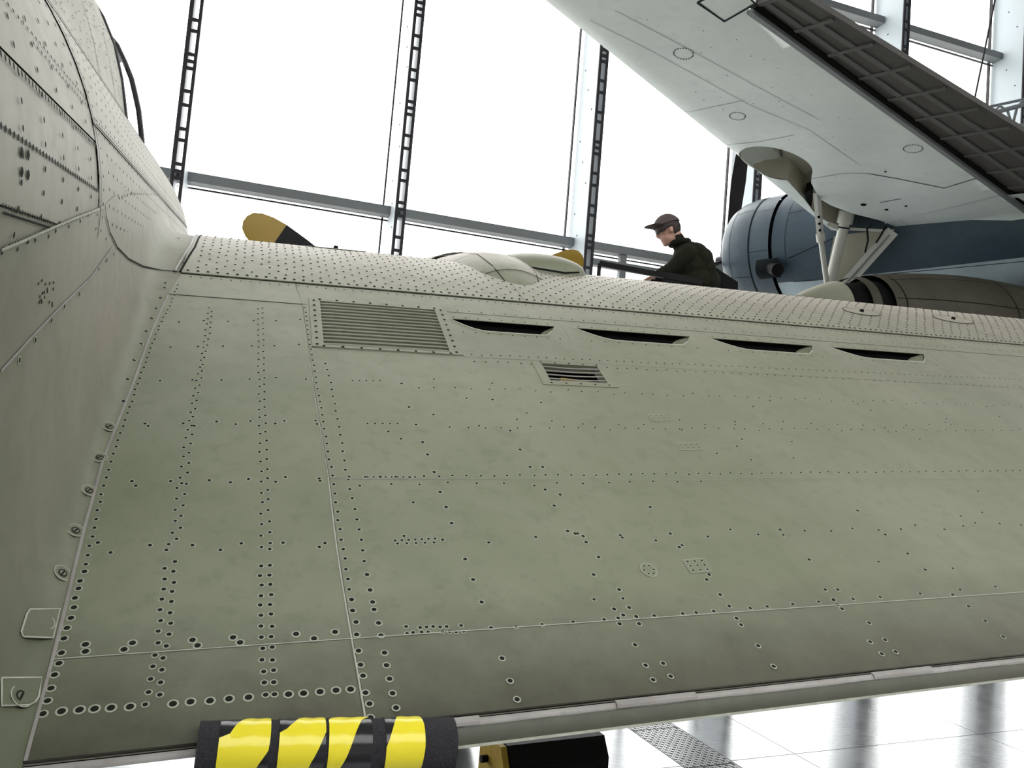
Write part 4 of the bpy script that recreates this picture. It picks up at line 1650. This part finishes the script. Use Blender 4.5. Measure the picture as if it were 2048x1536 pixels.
rp.beam(r1, np.array([q1[0] + .1, q1[1], q1[2] + .8]), .03, .035)
rp.beam(r0 - Z * .72, q1 + Z * .1, .03, .03)
rp.obj('guard_rail', M['black'], plat, 0)
# black side panel sloping down beside the worker
a_, b_, c_, e_ = at(1412, 522, PD + .36), at(1476, 564, PD + .36), at(1476, 640, PD + .36), at(1405, 640, PD + .36)
V = [a_, b_, c_, e_] + [q + fY * .04 for q in (a_, b_, c_, e_)]
mesh('side_panel', V, [(0, 1, 2, 3), (7, 6, 5, 4), (0, 4, 5, 1), (1, 5, 6, 2), (2, 6, 7, 3), (3, 7, 4, 0)], M['black'], plat, 0)

# ---- worker: one continuous body, cap and hair as children
person = thing('person', 'person in dark jacket and brown peaked cap bending over work beyond the wing', 'person', np.array([wpx[0], wpx[1], deck_z]))
hf = nrm(-cX * .95 + np.array([0, 1, 0]) * .08 - Z * .42)          # facing
hs = nrm(np.cross(Z, hf))                                          # his left
hu = np.cross(hf, hs)
HS = 1.16
H0 = at(1337, 461, PD)


def hpt(f, s_, u):
    return H0 + (hf * f + hs * s_ + hu * u) * HS


def ellipsoid(bm, c, axes, n=14):
    a = Matrix(((axes[0][0], axes[1][0], axes[2][0], c[0]), (axes[0][1], axes[1][1], axes[2][1], c[1]), (axes[0][2], axes[1][2], axes[2][2], c[2]), (0, 0, 0, 1)))
    bmesh.ops.create_uvsphere(bm, u_segments=n, v_segments=n, radius=1, matrix=a)


def limb(bm, pts, rs, n=12):
    m = MB().tube(pts, rs, n)
    vs = [bm.verts.new(tuple(v)) for v in m.v]
    for f in m.f:
        bm.faces.new([vs[i] for i in f])
    for p, r in zip(pts, rs):
        ellipsoid(bm, p, (np.array([r, 0, 0]), np.array([0, r, 0]), np.array([0, 0, r])), 10)


bm = bmesh.new()
# head
ellipsoid(bm, hpt(0.0, 0, .02), (hf * .098 * HS, hs * .078 * HS, hu * .105 * HS))
ellipsoid(bm, hpt(.022, 0, -.055), (hf * .070 * HS, hs * .060 * HS, hu * .070 * HS))
ellipsoid(bm, hpt(.058, 0, -.098), (hf * .030 * HS, hs * .034 * HS, hu * .026 * HS))     # chin
ellipsoid(bm, hpt(.098, 0, -.022), (nrm(hf + hu * .6) * .026 * HS, hs * .014 * HS, hu * .020 * HS))   # nose
ellipsoid(bm, hpt(.088, 0, .004), (hf * .012 * HS, hs * .012 * HS, hu * .03 * HS))
ellipsoid(bm, hpt(.084, 0, .022), (hf * .016 * HS, hs * .05 * HS, hu * .012 * HS))       # brow
ellipsoid(bm, hpt(.080, 0, -.060), (hf * .014 * HS, hs * .028 * HS, hu * .008 * HS))     # lips
ellipsoid(bm, hpt(.078, 0, -.074), (hf * .013 * HS, hs * .024 * HS, hu * .008 * HS))
for e in (-1, 1):
    ellipsoid(bm, hpt(-.008, e * .080, -.012), (hf * .020 * HS, hs * .010 * HS, hu * .032 * HS))   # ears
neck = at(1359, 488, PD)
limb(bm, [hpt(-.03, 0, -.05), neck, at(1372, 508, PD)], [.062 * HS, .066 * HS, .08 * HS])
# hunched torso, hips, legs
hip = np.array([wpx[0] + .08, wpx[1], deck_z + 1.0])
chest = at(1378, 535, PD)
spine = [at(1374, 515, PD), chest, at(1392, 562, PD), at(1396, 600, PD), hip]
for p, (w, d) in zip(spine, ((.20, .14), (.235, .21), (.23, .24), (.20, .19), (.19, .15))):
    ellipsoid(bm, p, (cX * d, np.array([0, w, 0]), Z * .16), 16)
ellipsoid(bm, at(1388, 508, PD), (cX * .13, np.array([0, .18, 0]), Z * .11), 14)
ellipsoid(bm, at(1402, 522, PD), (cX * .115, np.array([0, .19, 0]), Z * .13), 14)
ellipsoid(bm, at(1412, 545, PD), (cX * .085, np.array([0, .18, 0]), Z * .16), 14)
for e in (-1, 1):
    sh = at(1366, 516, PD) + np.array([0, e * .21, 0])
    el = at(1336, 548, PD) + np.array([-.02, e * .25, 0])
    wr_ = at(1306, 556, PD - .15) + np.array([0, e * .12, 0])
    limb(bm, [sh, (sh + el) / 2, el], [.085, .075, .062])
    limb(bm, [el, (el + wr_) / 2, wr_], [.062, .055, .042])
    # hand with fingers closing over the rail
    fw = nrm(r0 - r1)
    palm = wr_ + nrm(wr_ - el) * .07
    ellipsoid(bm, palm, (nrm(wr_ - el) * .055, np.array([0, .042, 0]), Z * .02))
    for k in range(4):
        o_ = np.array([0, -.032 + .021 * k, 0])
        k0 = palm + o_ + nrm(wr_ - el) * .045
        L_ = (.036, .042, .040, .03)[k]
        limb(bm, [k0, k0 + nrm(wr_ - el) * L_ - Z * .012, k0 + nrm(wr_ - el) * (L_ + .01) - Z * (.02 + L_ * .6)], [.0105, .0098, .009], 8)
    t0 = wr_ + nrm(wr_ - el) * .035 + np.array([0, -e * .035, 0])
    limb(bm, [t0, t0 + nrm(wr_ - el) * .035 + np.array([0, -e * .02, -.01]), t0 + nrm(wr_ - el) * .055 + np.array([0, -e * .018, -.035])], [.013, .011, .009], 8)
    lg = hip + np.array([0, e * .1, -.05])
    kn = np.array([hip[0] - .03, hip[1] + e * .12, deck_z + .52]); an = np.array([hip[0] + .04, hip[1] + e * .12, deck_z + .09])
    limb(bm, [lg, (lg + kn) / 2, kn, (kn + an) / 2, an], [.105, .09, .068, .062, .05])
    ellipsoid(bm, an + np.array([-.08, 0, -.035]), (cX * .15, np.array([0, .05, 0]), Z * .055))
me = bpy.data.meshes.new('body_raw'); bm.to_mesh(me); bm.free()
tmp = bpy.data.objects.new('body_raw', me); COL.objects.link(tmp)
md = tmp.modifiers.new('r', 'REMESH'); md.mode = 'VOXEL'; md.voxel_size = .009
md2 = tmp.modifiers.new('s', 'SMOOTH'); md2.factor = .5; md2.iterations = 4
dg = bpy.context.evaluated_depsgraph_get()
me2 = bpy.data.meshes.new_from_object(tmp.evaluated_get(dg))
bpy.data.objects.remove(tmp, do_unlink=True)
me2.name = 'body'
me2.materials.clear()
for m in ('jacket', 'skin', 'trouser', 'black'):
    me2.materials.append(M[m])
mi = []
wrz = [at(1306, 556, PD - .15) + np.array([0, e * .12, 0]) for e in (-1, 1)]
for p in me2.polygons:
    c = np.array(p.center)
    r = (c - H0) / HS
    f, u = r @ hf, r @ hu
    k = 0
    if np.linalg.norm(c - H0) < .19 * HS and u > -.13 and (u > -.07 or f > -.02):
        k = 1
    elif min((c - w) @ nrm(np.array([-1, 0, 0])) for w in wrz) > .005 and c[2] > deck_z + .7 and c[0] < wrz[0][0]:
        k = 1
    elif c[2] < deck_z + .1:
        k = 3
    elif c[2] < deck_z + .92:
        k = 2
    mi.append(k)
me2.polygons.foreach_set('material_index', mi)
me2.polygons.foreach_set('use_smooth', [True] * len(me2.polygons))
link('body', me2, person)


def head_shell(name, test, k, mat, extra=None, nu=40, nv=28):
    """patch of an enlarged skull ellipsoid kept where test(f,s,u) holds"""
    V, idx, F = [], {}, []
    for i in range(nv + 1):
        th = math.pi * i / nv
        for j in range(nu):
            ph = 2 * math.pi * j / nu
            f, s_, u = .098 * math.sin(th) * math.cos(ph), .078 * math.sin(th) * math.sin(ph), .105 * math.cos(th)
            V.append((f, s_, u))
    for i in range(nv):
        for j in range(nu):
            q = [i * nu + j, i * nu + (j + 1) % nu, (i + 1) * nu + (j + 1) % nu, (i + 1) * nu + j]
            c = np.mean([V[t] for t in q], axis=0)
            if test(*c):
                F.append(tuple(q))
    used = sorted({t for f in F for t in f}); mp = {t: n for n, t in enumerate(used)}
    P = [hpt(V[t][0] * k[0], V[t][1] * k[1], V[t][2] * k[2] + .02) for t in used]
    o = mesh(name, P, [tuple(mp[t] for t in f) for f in F], mat, person, 60)
    sd = o.modifiers.new('thickness', 'SOLIDIFY'); sd.thickness = .006; sd.offset = 1
    return o


head_shell('hair', lambda f, s_, u: (u < .06) and ((f < -.025 and u > -.085) or (-.025 <= f < .03 and u > -.010) or (f >= .03 and u > -.024)), (1.07, 1.08, 1.03), M['hair'])
capo = head_shell('cap', lambda f, s_, u: u > .028, (1.17, 1.17, 1.14), M['cap'])
V = []
for i in range(13):
    a = math.radians(-62 + 124 * i / 12)
    for j in range(5):
        q = j / 4
        V.append(hpt((.108 + .075 * q * math.cos(a) ** .5) * math.cos(a), (.088 + .01 * q) * math.sin(a) / .9, .052 + .012 * q - .03 * math.sin(a) ** 2 * q + .03 * q))
br = mesh('cap_peak', V, grid_faces(13, 5), M['cap'], person, 60)
sd = br.modifiers.new('thickness', 'SOLIDIFY'); sd.thickness = .006
# collar
cp_ = [neck + (cX * math.cos(a) * .075 + np.array([0, 1, 0]) * math.sin(a) * .085) * HS + Z * (.01 + .02 * math.cos(a)) for a in np.linspace(0, 2 * math.pi, 20)]
MB().tube(cp_, .026, 8).obj('collar', M['jacket'], person)

# ================================================================== NAVY AIRCRAFT HANGING IN THE HALL
NS = 1.12
LEr = at(1700, 496, 11.0 * NS); LEt = at(1075, -4, 6.75 * NS)
sdv = nrm(LEt - LEr)
nose = nrm(np.array([-sdv[1], sdv[0], 0])); nose = nose if nose[1] > 0 else -nose
chd = nrm(-nose - Z * .045)                          # leading edge to trailing edge
chd = nrm(chd - sdv * (chd @ sdv))
pn = nrm(np.cross(sdv, chd)); pn = pn if pn[2] > 0 else -pn     # wing upper normal
navy = thing('navy_aircraft', 'slate blue and white propeller aircraft hanging with its wing overhead', 'aircraft', np.array([LEr[0] + 1.5, LEr[1] - .5, LEr[2] - 2.6]))


def npx(x, y):
    """chord-span coordinates (along span from root, along chord) of a pixel on the wing's lower plane"""
    p = on_plane(x, y, LEr, pn)
    return float((p - LEr) @ sdv), float((p - LEr) @ chd)


te_a, te_b = npx(2048, 418), npx(1482, 8)
fo_a, fo_b = npx(2041, 270), npx(1601, 2)


def nch(x):
    return te_a[1] + (te_b[1] - te_a[1]) * (x - te_a[0]) / (te_b[0] - te_a[0])


def nsurf(x, c, off=0.):
    """lower skin: slightly bellied towards the leading edge"""
    ch = max(nch(x), .5)
    f = min(max(c / ch, 0), 1)
    up = .035 * (1 - min(1, f / .05)) ** 2
    return LEr + sdv * x + chd * c + pn * (up - off)


X0, X1 = -1.6, 9.0
# openings for wheel and leg
wc = npx(1551, 327)
we = [npx(*p) for p in ((1477, 308), (1626, 348), (1535, 292), (1570, 360))]
wrad = .5 * max(math.dist(we[0], we[1]), .6)
wpx_ = [(1551 + 76 * math.cos(t) * math.cos(.24) - 30 * math.sin(t) * math.sin(.24), 327 + 76 * math.cos(t) * math.sin(.24) + 30 * math.sin(t) * math.cos(.24)) for t in np.linspace(1.15, 2 * math.pi + .1, 34)]
well = [npx(*p) for p in wpx_ + [(1622, 366), (1640, 398), (1662, 411), (1705, 427), (1760, 441), (1796, 455), (1735, 470), (1676, 456), (1632, 430), (1608, 398)]]
mainp = [(X0, .0), (X1, .0), (X1, nch(X1)), (X0, nch(X0))]
skin = panel('lower_wing_skin', mainp, M['white'], navy, nsurf, holes=[well], step=.12, skirt=.01, hole_skirt=.02)
for lp, dep in ((well, .28),):
    lp = densify(lp, .05)
    n_ = len(lp)
    V = [nsurf(x, c, 0) for x, c in lp] + [nsurf(x, c, -dep) for x, c in lp]
    wl = mesh('well_wall', V, [(i, (i + 1) % n_, n_ + (i + 1) % n_, n_ + i) for i in range(n_)] + [tuple(range(n_, 2 * n_))], M['well'], skin, 40)
cxy = np.array(npx(1551, 325))
mb = MB()
for k in range(4):
    a = k * math.pi / 4 + .4
    e_ = np.array([math.cos(a), math.sin(a)]) * .36
    mb.beam(nsurf(cxy[0] - e_[0], cxy[1] - e_[1], -.26), nsurf(cxy[0] + e_[0], cxy[1] + e_[1], -.26), .03, .03)
mb.obj('well_ribs', M['flap_rib'], skin, 0)
# leading edge roll and upper skin
V = []
for i in range(23):
    x = X0 + (X1 - X0) * i / 22
    ch = max(nch(x), .5)
    for f, h in ((0, .035), (-.006, .06), (-.004, .10), (.02, .2), (.1, .32), (.3, .42), (.6, .30), (1.0, .0)):
        V.append(LEr + sdv * x + chd * f * ch + pn * h)
mesh('upper_wing_skin', V, grid_faces(23, 8), M['white'], navy, 50)
# dropped flap with ribs
fl_hinge = lambda x: LEr + sdv * x + chd * (nch(x) + .02) + pn * .03
fw_ = fo_a[1] - nch(fo_a[0])
FWD_ = max(.45, min(fw_, 1.1))
fdirn = nrm(chd - pn * .12)
fx0, fx1 = -1.4, npx(1500, 20)[0]
def fwid(x):
    return max(.12, fo_a[1] + (fo_b[1] - fo_a[1]) * (x - fo_a[0]) / (fo_b[0] - fo_a[0]) - nch(x))


fdirn = chd
fdn = -pn
V = []
for x in (fx0, fx1):
    for q in (-.03, fwid(x)):
        for h in (0, .05):
            V.append(fl_hinge(x) + fdirn * q - fdn * h)
flap = mesh('flap', V, [(0, 2, 6, 4), (1, 5, 7, 3), (0, 1, 3, 2), (4, 6, 7, 5), (0, 4, 5, 1), (2, 3, 7, 6)], M['flap'], navy, 0)
nr = 15
for i in range(nr + 1):
    x = fx0 + (fx1 - fx0) * i / nr
    mb = MB(); mb.beam(fl_hinge(x) + fdirn * .06 + fdn * .008, fl_hinge(x) + fdirn * (fwid(x) - .03) + fdn * .008, .045, .016, fdn)
    mb.obj('flap_rib', M['flap_rib'], flap, 0)
for q in (.30, .62):
    mb = MB(); mb.beam(fl_hinge(fx0) + fdirn * q * fwid(fx0) + fdn * .006, fl_hinge(fx1) + fdirn * q * fwid(fx1) + fdn * .006, .05, .012, fdn)
    mb.obj('flap_stringer', M['flap_rib'], flap, 0)
mb = MB(); mb.beam(fl_hinge(X0) + fdn * .04 - chd * .02, fl_hinge(fx1) + fdn * .04 - chd * .02, .05, .03, pn)
mb.obj('flap_hinge_strip', M['steel'], navy, 0)
mb = MB(); mb.beam(fl_hinge(X0) + chd * .035 + fdn * .0, fl_hinge(fx1) + chd * .035, .04, .05, pn)
mb.obj('hinge_shadow_gap', M['gap'], navy, 0)
# aileron plate beyond the flap
ap = [npx(*p) for p in ((1396, -2), (1450, 36), (1512, 0), (1470, -40))]
V = [nsurf(x, c, .03) for x, c in ap] + [nsurf(x, c, .005) for x, c in ap]
pl_ = mesh('aileron_plate', V, [(0, 1, 2, 3), (7, 6, 5, 4), (0, 4, 5, 1), (1, 5, 6, 2), (2, 6, 7, 3), (3, 7, 4, 0)], M['white'], navy, 0)
strip([nsurf(x, c, .032) for x, c in ap + [ap[0]]], .025, .001, [-pn] * 5).obj('plate_edge', M['line'], pl_)


def nline(pxs, w, mat, lift=.004):
    P = []
    for (x0, y0), (x1, y1) in zip(pxs[:-1], pxs[1:]):
        for k in range(8):
            P.append(nsurf(*npx(x0 + (x1 - x0) * k / 8, y0 + (y1 - y0) * k / 8), lift))
    P.append(nsurf(*npx(*pxs[-1]), lift))
    return strip(P, w, 0, [-pn] * len(P)).obj('panel_line', M[mat], skin)


nline([(1435, 291), (1520, 283), (1586, 270)], .007, 'softline'); nline([(1365, 226), (1490, 200)], .006, 'softline')
nline([(1618, 358), (1690, 346), (1740, 347)], .007, 'softline')
nline([(1737, 347), (1800, 358), (1888, 376)], .012, 'line'); nline([(1888, 376), (1960, 354)], .012, 'line')
nline([(1760, 405), (1802, 397)], .012, 'line')
nline([(1180, 40), (1300, 100), (1400, 155), (1500, 210), (1620, 260), (1720, 330)], .005, 'softline')
nline([(1230, 20), (1400, 110), (1500, 165), (1640, 240)], .005, 'softline')
nline([(1790, 478), (1852, 472), (1800, 440)], .006, 'softline')
for cx_, cy_, rr_ in ((1367, 107, .09), (1826, 297, .09), (1475, 232, .08)):
    c = npx(cx_, cy_)
    rv = Rivets()
    for t in np.linspace(0, 2 * math.pi, 22, endpoint=False):
        rv.add(nsurf(c[0] + rr_ * math.cos(t), c[1] + rr_ * math.sin(t), .003), -pn, .008, 0)
    rv.flush(skin, 'patch_rivets')
rv = Rivets()
for _ in range(90):
    x, y = random.uniform(1200, 1900), random.uniform(20, 420)
    c = npx(x, y)
    if .25 < c[1] < nch(c[0]) - .3 and not inside(c, well):
        rv.add(nsurf(c[0], c[1], .002), -pn, .006, 0)
rv.flush(skin, 'skin_fasteners')
for x, y, r in ((1727, 409, .035), (1773, 419, .022), (1812, 412, .016), (1771, 343, .012)):
    c = npx(x, y)
    MB().tube([nsurf(c[0], c[1], -.01), nsurf(c[0], c[1], .006)], r, 12).obj('drain_port', M['inside'], skin)
c0, c1 = nsurf(*npx(1888, 486), .03), nsurf(*npx(1932, 482), .03)
MB().tube([c0, c1], .035, 12).obj('vent_tube', M['white_gear'], navy)

# gear
gd = nrm(np.array([0, 0, -1.0]) + nose * .08)


def npt(x, y, D):
    return at(x, y, D)


gt = nsurf(*npx(1692, 440), -.12); Dg = np.linalg.norm(gt - CAM)
gb = npt(1658, 575, Dg + .05)
MB().tube([gt, gt + (gb - gt) * .16], .10, 16).obj('gear_collar', M['white_gear'], navy)
ms = MB().tube([gt + (gb - gt) * .1, gt + (gb - gt) * 1.25], .068, 16).obj('gear_strut', M['white_gear'], navy)
for q in (.2, .95):
    MB().tube([gt + (gb - gt) * q, gt + (gb - gt) * (q + .02)], .072, 16).obj('clamp_band', M['line'], ms)
gw_ = gt + (gb - gt) * 1.5
side = nrm(np.cross(gb - gt, nose))
mb = MB(); mb.tube([gw_ + side * x for x in (-.1, -.08, -.04, .04, .08, .1)], [.26, .38, .43, .43, .38, .26], 28); mb.obj('wheel', M['rubber'], navy)
d1 = nsurf(*npx(1632, 392), -.05); D1 = np.linalg.norm(d1 - CAM)
d2 = npt(1641, 474, D1 + .1); d3 = npt(1657, 590, D1 + .2)
mb = MB(); mb.beam(d1, d2, .10, .05, nose); lk = mb.obj('drag_link', M['white_gear'], navy, 0)
for q in (.55, .7, .85):
    p = d1 + (d2 - d1) * q
    tc_ = nrm(CAM - p)
    MB().tube([p + tc_ * .02, p + tc_ * .062], .018, 10).obj('link_hole', M['inside'], lk)
MB().tube([d2 - (d2 - d1) * .08, d2 + (d3 - d2) * .08], .055, 12).obj('link_joint', M['white_gear'], navy)
MB().tube([d2, d3], .034, 12).obj('drag_strut', M['white_gear'], navy)
# fairing door and lattice strut
fa, fb, fc_, fdq = npt(1700, 452, Dg + .1), npt(1795, 455, Dg - .05), npt(1690, 600, Dg + .1), npt(1648, 600, Dg + .2)
V = [npt(1676, 470, Dg + .15), npt(1790, 458, Dg + .05), npt(1680, 600, Dg + .15), npt(1645, 600, Dg + .2)]
bk = nrm(at(1700, 500, 1) - CAM) * .03
mesh('gear_door', V + [v + bk for v in V], [(0, 1, 2, 3), (7, 6, 5, 4), (0, 4, 5, 1), (1, 5, 6, 2), (2, 6, 7, 3), (3, 7, 4, 0)], M['well'], navy, 0)
t0, t1 = npt(1786, 462, Dg - .05), npt(1672, 590, Dg - .02)
mb = MB(); mb.beam(t0, t1, .15, .05, nrm(at(1700, 500, 1) - CAM)); la_ = mb.obj('lattice_strut', M['white_gear'], navy, 0)
vdir = nrm(CAM - t0)
for q in (.12, .22, .34, .46, .58, .7, .82):
    p = t0 + (t1 - t0) * q
    xx = nrm(t1 - t0)
    MB().box(p + vdir * .03, xx * .07, nrm(np.cross(xx, vdir)) * .012, vdir * .004).obj('strut_slot', M['softline'], la_, 0)
V = [npt(1668, 472, Dg + .25), npt(1678, 475, Dg + .25), npt(1662, 590, Dg + .25), npt(1645, 590, Dg + .25)]
mesh('rear_door', V + [v + bk for v in V], [(0, 1, 2, 3), (7, 6, 5, 4), (0, 4, 5, 1), (1, 5, 6, 2), (2, 6, 7, 3), (3, 7, 4, 0)], M['well'], navy, 0)
for pts in ([(1745, 448), (1734, 458), (1736, 480), (1730, 505)], [(1772, 452), (1762, 470), (1752, 486)]):
    MB().tube([npt(x, y, Dg - .1) for x, y in pts], .012, 8).obj('brake_hose', M['black'], navy)
mb = MB(); mb.beam(npt(1655, 448, Dg), npt(1690, 462, Dg), .05, .06); mb.beam(npt(1700, 458, Dg), npt(1775, 462, Dg), .03, .03)
mb.obj('gear_bracket', M['white_gear'], navy, 0)

# fuselage and cowl
cf = at(1489, 516, 11.9 * NS)                  # centre of the cowl front
fa_ = -nose                               # aft along the body


def nrev(name, prof_, mat, n=48, a0=0, a1=2 * math.pi, mats=None, pick=None, parent=navy):
    full = a1 - a0 > 6.2
    m = n if full else n + 1
    sd_ = nrm(np.cross(Z, fa_))
    V = []
    for l_, r, ry, dz in prof_:
        for k in range(m):
            a = a0 + (a1 - a0) * k / n
            V.append(cf + (fa_ * l_ + sd_ * r * math.cos(a) + Z * (ry * math.sin(a) + dz)) * NS)
    F = grid_faces(len(prof_), m, wrap=full)
    fm = None
    if pick:
        fm = [pick(i // (n), (a0 + (a1 - a0) * ((i % n) + .5) / n)) for i in range(len(F))]
    return mesh(name, V, F, mat, parent, 40, mats=mats, fmat=fm), V


cr = .78
cowl, _ = nrev('engine_cowl', [(.04, .50, .50, 0), (-.02, .56, .56, 0), (0, .62, .62, 0), (.07, .69, .69, 0), (.2, .75, .75, 0), (.36, .785, .785, 0), (.50, .79, .79, 0)], M['navy'])
nrev('cowl_flap_ring', [(.51, .785, .785, 0), (.66, .795, .795, 0), (.80, .80, .80, 0)], M['navy'])
nrev('cowl_gap', [(.48, .74, .74, 0), (1.1, .70, .70, 0)], M['inside'])
nrev('engine_core', [(.2, .48, .48, 0), (.1, .3, .3, 0), (-.25, .12, .12, 0)], M['dark_steel'])
fus_prof = [(.835, .775, .78, 0), (1.3, .76, .79, 0), (2.6, .76, .80, .02), (4.0, .74, .80, .05), (6.0, .66, .76, .06), (8.0, .5, .62, .1), (10.5, .26, .36, .25), (12.2, .05, .1, .35)]
nrev('fuselage', fus_prof, None, mats=[M['navy'], M['belly']], pick=lambda i, a: 1 if (math.sin(a) < -.72) else 0)
sd_ = nrm(np.cross(Z, fa_))
toward = 1 if (CAM - cf) @ sd_ > 0 else -1


def cowl_line(l0, l1, a0, a1, w=.012, n=20, parent=cowl, rad=None):
    P, Q = [], []
    for i in range(n + 1):
        f = i / n
        l_, a = l0 + (l1 - l0) * f, a0 + (a1 - a0) * f
        prof_l = [0, .07, .2, .36, .5, .8, .88, 1.3, 2.6]; prof_r = [.62, .69, .75, .785, .79, .80, .765, .785, .80]
        r = np.interp(l_, prof_l, prof_r) + .003
        d = sd_ * toward * math.cos(a) + Z * math.sin(a)
        P.append(cf + (fa_ * l_ + d * r) * NS); Q.append(d)
    strip(P, w, 0, Q).obj('panel_line', M['line'], parent)


cowl_line(.20, .20, -.9, 1.5, .006); cowl_line(.505, .505, -1.2, 1.5, .016)
cowl_line(.20, .50, -.62, -.62, .007); cowl_line(.20, .50, .62, .62, .007); cowl_line(.51, .8, -.2, -.2, .006); cowl_line(.51, .8, .55, .55, .006)
cowl_line(1.02, 1.02, -.5, 1.2, .006); cowl_line(1.02, 1.75, .42, .46, .009); cowl_line(1.75, 1.75, .46, -.12, .010); cowl_line(1.75, 1.05, -.12, -.38, .012)
cowl_line(1.0, 6.5, -.80, -.80, .01)
# exhaust
da = -.50
ed = sd_ * toward * math.cos(da) + Z * math.sin(da)
e0 = cf + (fa_ * .74 + ed * .72) * NS
e1 = e0 + nrm(fa_ * .8 + ed * .75) * .32
MB().tube([e0, (e0 + e1) / 2, e1], [.09, .085, .08], 16).obj('exhaust_pipe', M['chrome'], navy)
MB().tube([e1 - (e1 - e0) * .55, e1 + (e1 - e0) * .15], [.088, .092], 16).obj('exhaust_mouth', M['black'], navy)
V = []
for i in range(9):
    for k in range(9):
        a = da - .16 + .32 * k / 8
        l_ = .64 + .30 * i / 8
        d = sd_ * toward * math.cos(a) + Z * math.sin(a)
        V.append(cf + NS * fa_ * l_ + NS * d * (.825 + .07 * math.sin(math.pi * k / 8) * (1 - i / 8)))
mesh('exhaust_hood', V, grid_faces(9, 9), M['line'], navy, 60)
# propeller: one blade upright behind the wing
hubn = cf + nose * .3
for ang in (math.pi / 2 + .12, math.pi / 2 + .12 + 2.094, math.pi / 2 + .12 - 2.094):
    d = sd_ * toward * math.cos(ang) + Z * math.sin(ang)
    e = np.cross(nose, d)
    V = []
    for r, hw, th, tw in ((.1, .06, .06, 1.2), (.4, .08, .05, 1.0), (.9, .105, .03, .95), (1.4, .12, .02, .9), (1.8, .11, .016, .85), (2.05, .08, .012, .8), (2.12, .02, .01, .8)):
        ce = e * math.cos(tw) - nose * math.sin(tw); cn = np.cross(d, ce)
        for k in range(12):
            a = 2 * math.pi * k / 12
            V.append(hubn + d * r + ce * hw * math.cos(a) + cn * th * .5 * math.sin(a))
    mesh('propeller_blade', V, grid_faces(7, 12, wrap=True) + [tuple(range(72, 84))], M['blade'], navy, 50)
MB().tube([cf + nose * .05, hubn + nose * .2], [.14, .07], 16).obj('propeller_hub', M['dark_steel'], navy)
# suspension cables to the roof
for p0 in (cf + fa_ * 7.2 + Z * .7, cf + fa_ * 8 + Z * .6, nsurf(7.5, nch(7.5) * .4, -.36)):
    MB().tube([p0, np.array([p0[0] + .2, p0[1], CEIL])], .012, 6).obj('suspension_cable', M['dark_steel'], navy)

p0 = at(1936, 232, 12.0)
MB().tube([p0 - Z * .25, at(1992, -10, 12.0), at(1992, -10, 12.0) + (at(1992, -10, 12.0) - p0) * ((CEIL - at(1992, -10, 12.0)[2]) / (at(1992, -10, 12.0)[2] - p0[2]))], .011, 6).obj('suspension_cable', M['dark_steel'], navy)

# tubular brace frame standing off the glass wall at the far right
tf = MB()
DQ = 14.2
tf.tube([at(1950, 236, DQ), at(2060, 206, DQ)], .035, 8)
tf.tube([at(1950, 220, DQ + .1), at(2060, 196, DQ + .1)], .022, 8)
tf.tube([at(x, y, DQ) for x, y in ((1975, 262), (1985, 225), (2000, 212), (2015, 222), (2024, 250), (2060, 249))], .02, 8)
tf.tube([at(x, y, DQ) for x, y in ((2022, 262), (2034, 215), (2044, 203), (2060, 202))], .02, 8)
tf.obj('tube_brace', M['steel'], gw)
# small fin aerial at the cockpit corner
q0, q1, q2 = at(236, 197, 5.6), at(249, 198, 5.6), at(242, 206, 5.6)
mesh('aerial_fin', [q0, q1, q2] + [q + AX * .03 for q in (q0, q1, q2)], [(0, 1, 2), (5, 4, 3), (0, 3, 4, 1), (1, 4, 5, 2), (2, 5, 3, 0)], M['black'], bomber, 0)

# white root fairing under the wing of the navy aircraft
V = []
for i in range(25):
    l_ = 2.3 + 5.0 * i / 24
    rr_ = np.interp(l_, [q[0] for q in fus_prof], [q[1] for q in fus_prof]); ry_ = np.interp(l_, [q[0] for q in fus_prof], [q[2] for q in fus_prof]); dz_ = np.interp(l_, [q[0] for q in fus_prof], [q[3] for q in fus_prof])
    grow = min(1, i / 6)
    a = -.28 * grow + .02
    p3 = cf + (fa_ * l_ + sd_ * toward * rr_ * math.cos(a) + Z * (ry_ * math.sin(a) + dz_)) * NS + sd_ * toward * .006
    o_ = cf + fa_ * l_ * NS + sd_ * toward * (rr_ * NS + .12 + .5 * grow)
    p0 = o_ + Z * (((LEr - o_) @ pn) / pn[2]) - pn * .004
    cn_ = p3 + Z * max(.05, (p0[2] - p3[2]) * .85) + sd_ * toward * .05
    for j in range(11):
        w = j / 10
        V.append((1 - w) ** 2 * p0 + 2 * w * (1 - w) * cn_ + w * w * p3)
mesh('root_fairing', V, grid_faces(25, 11), M['white'], navy, 60)
q = [nsurf(*npx(x, y), -.02) for x, y in ((1610, 388), (1624, 382), (1622, 418), (1613, 412))]
mesh('leg_bay_hole', q + [v + pn * .12 for v in q], [(0, 1, 2, 3), (7, 6, 5, 4), (0, 4, 5, 1), (1, 5, 6, 2), (2, 6, 7, 3), (3, 7, 4, 0)], M['inside'], skin, 0)
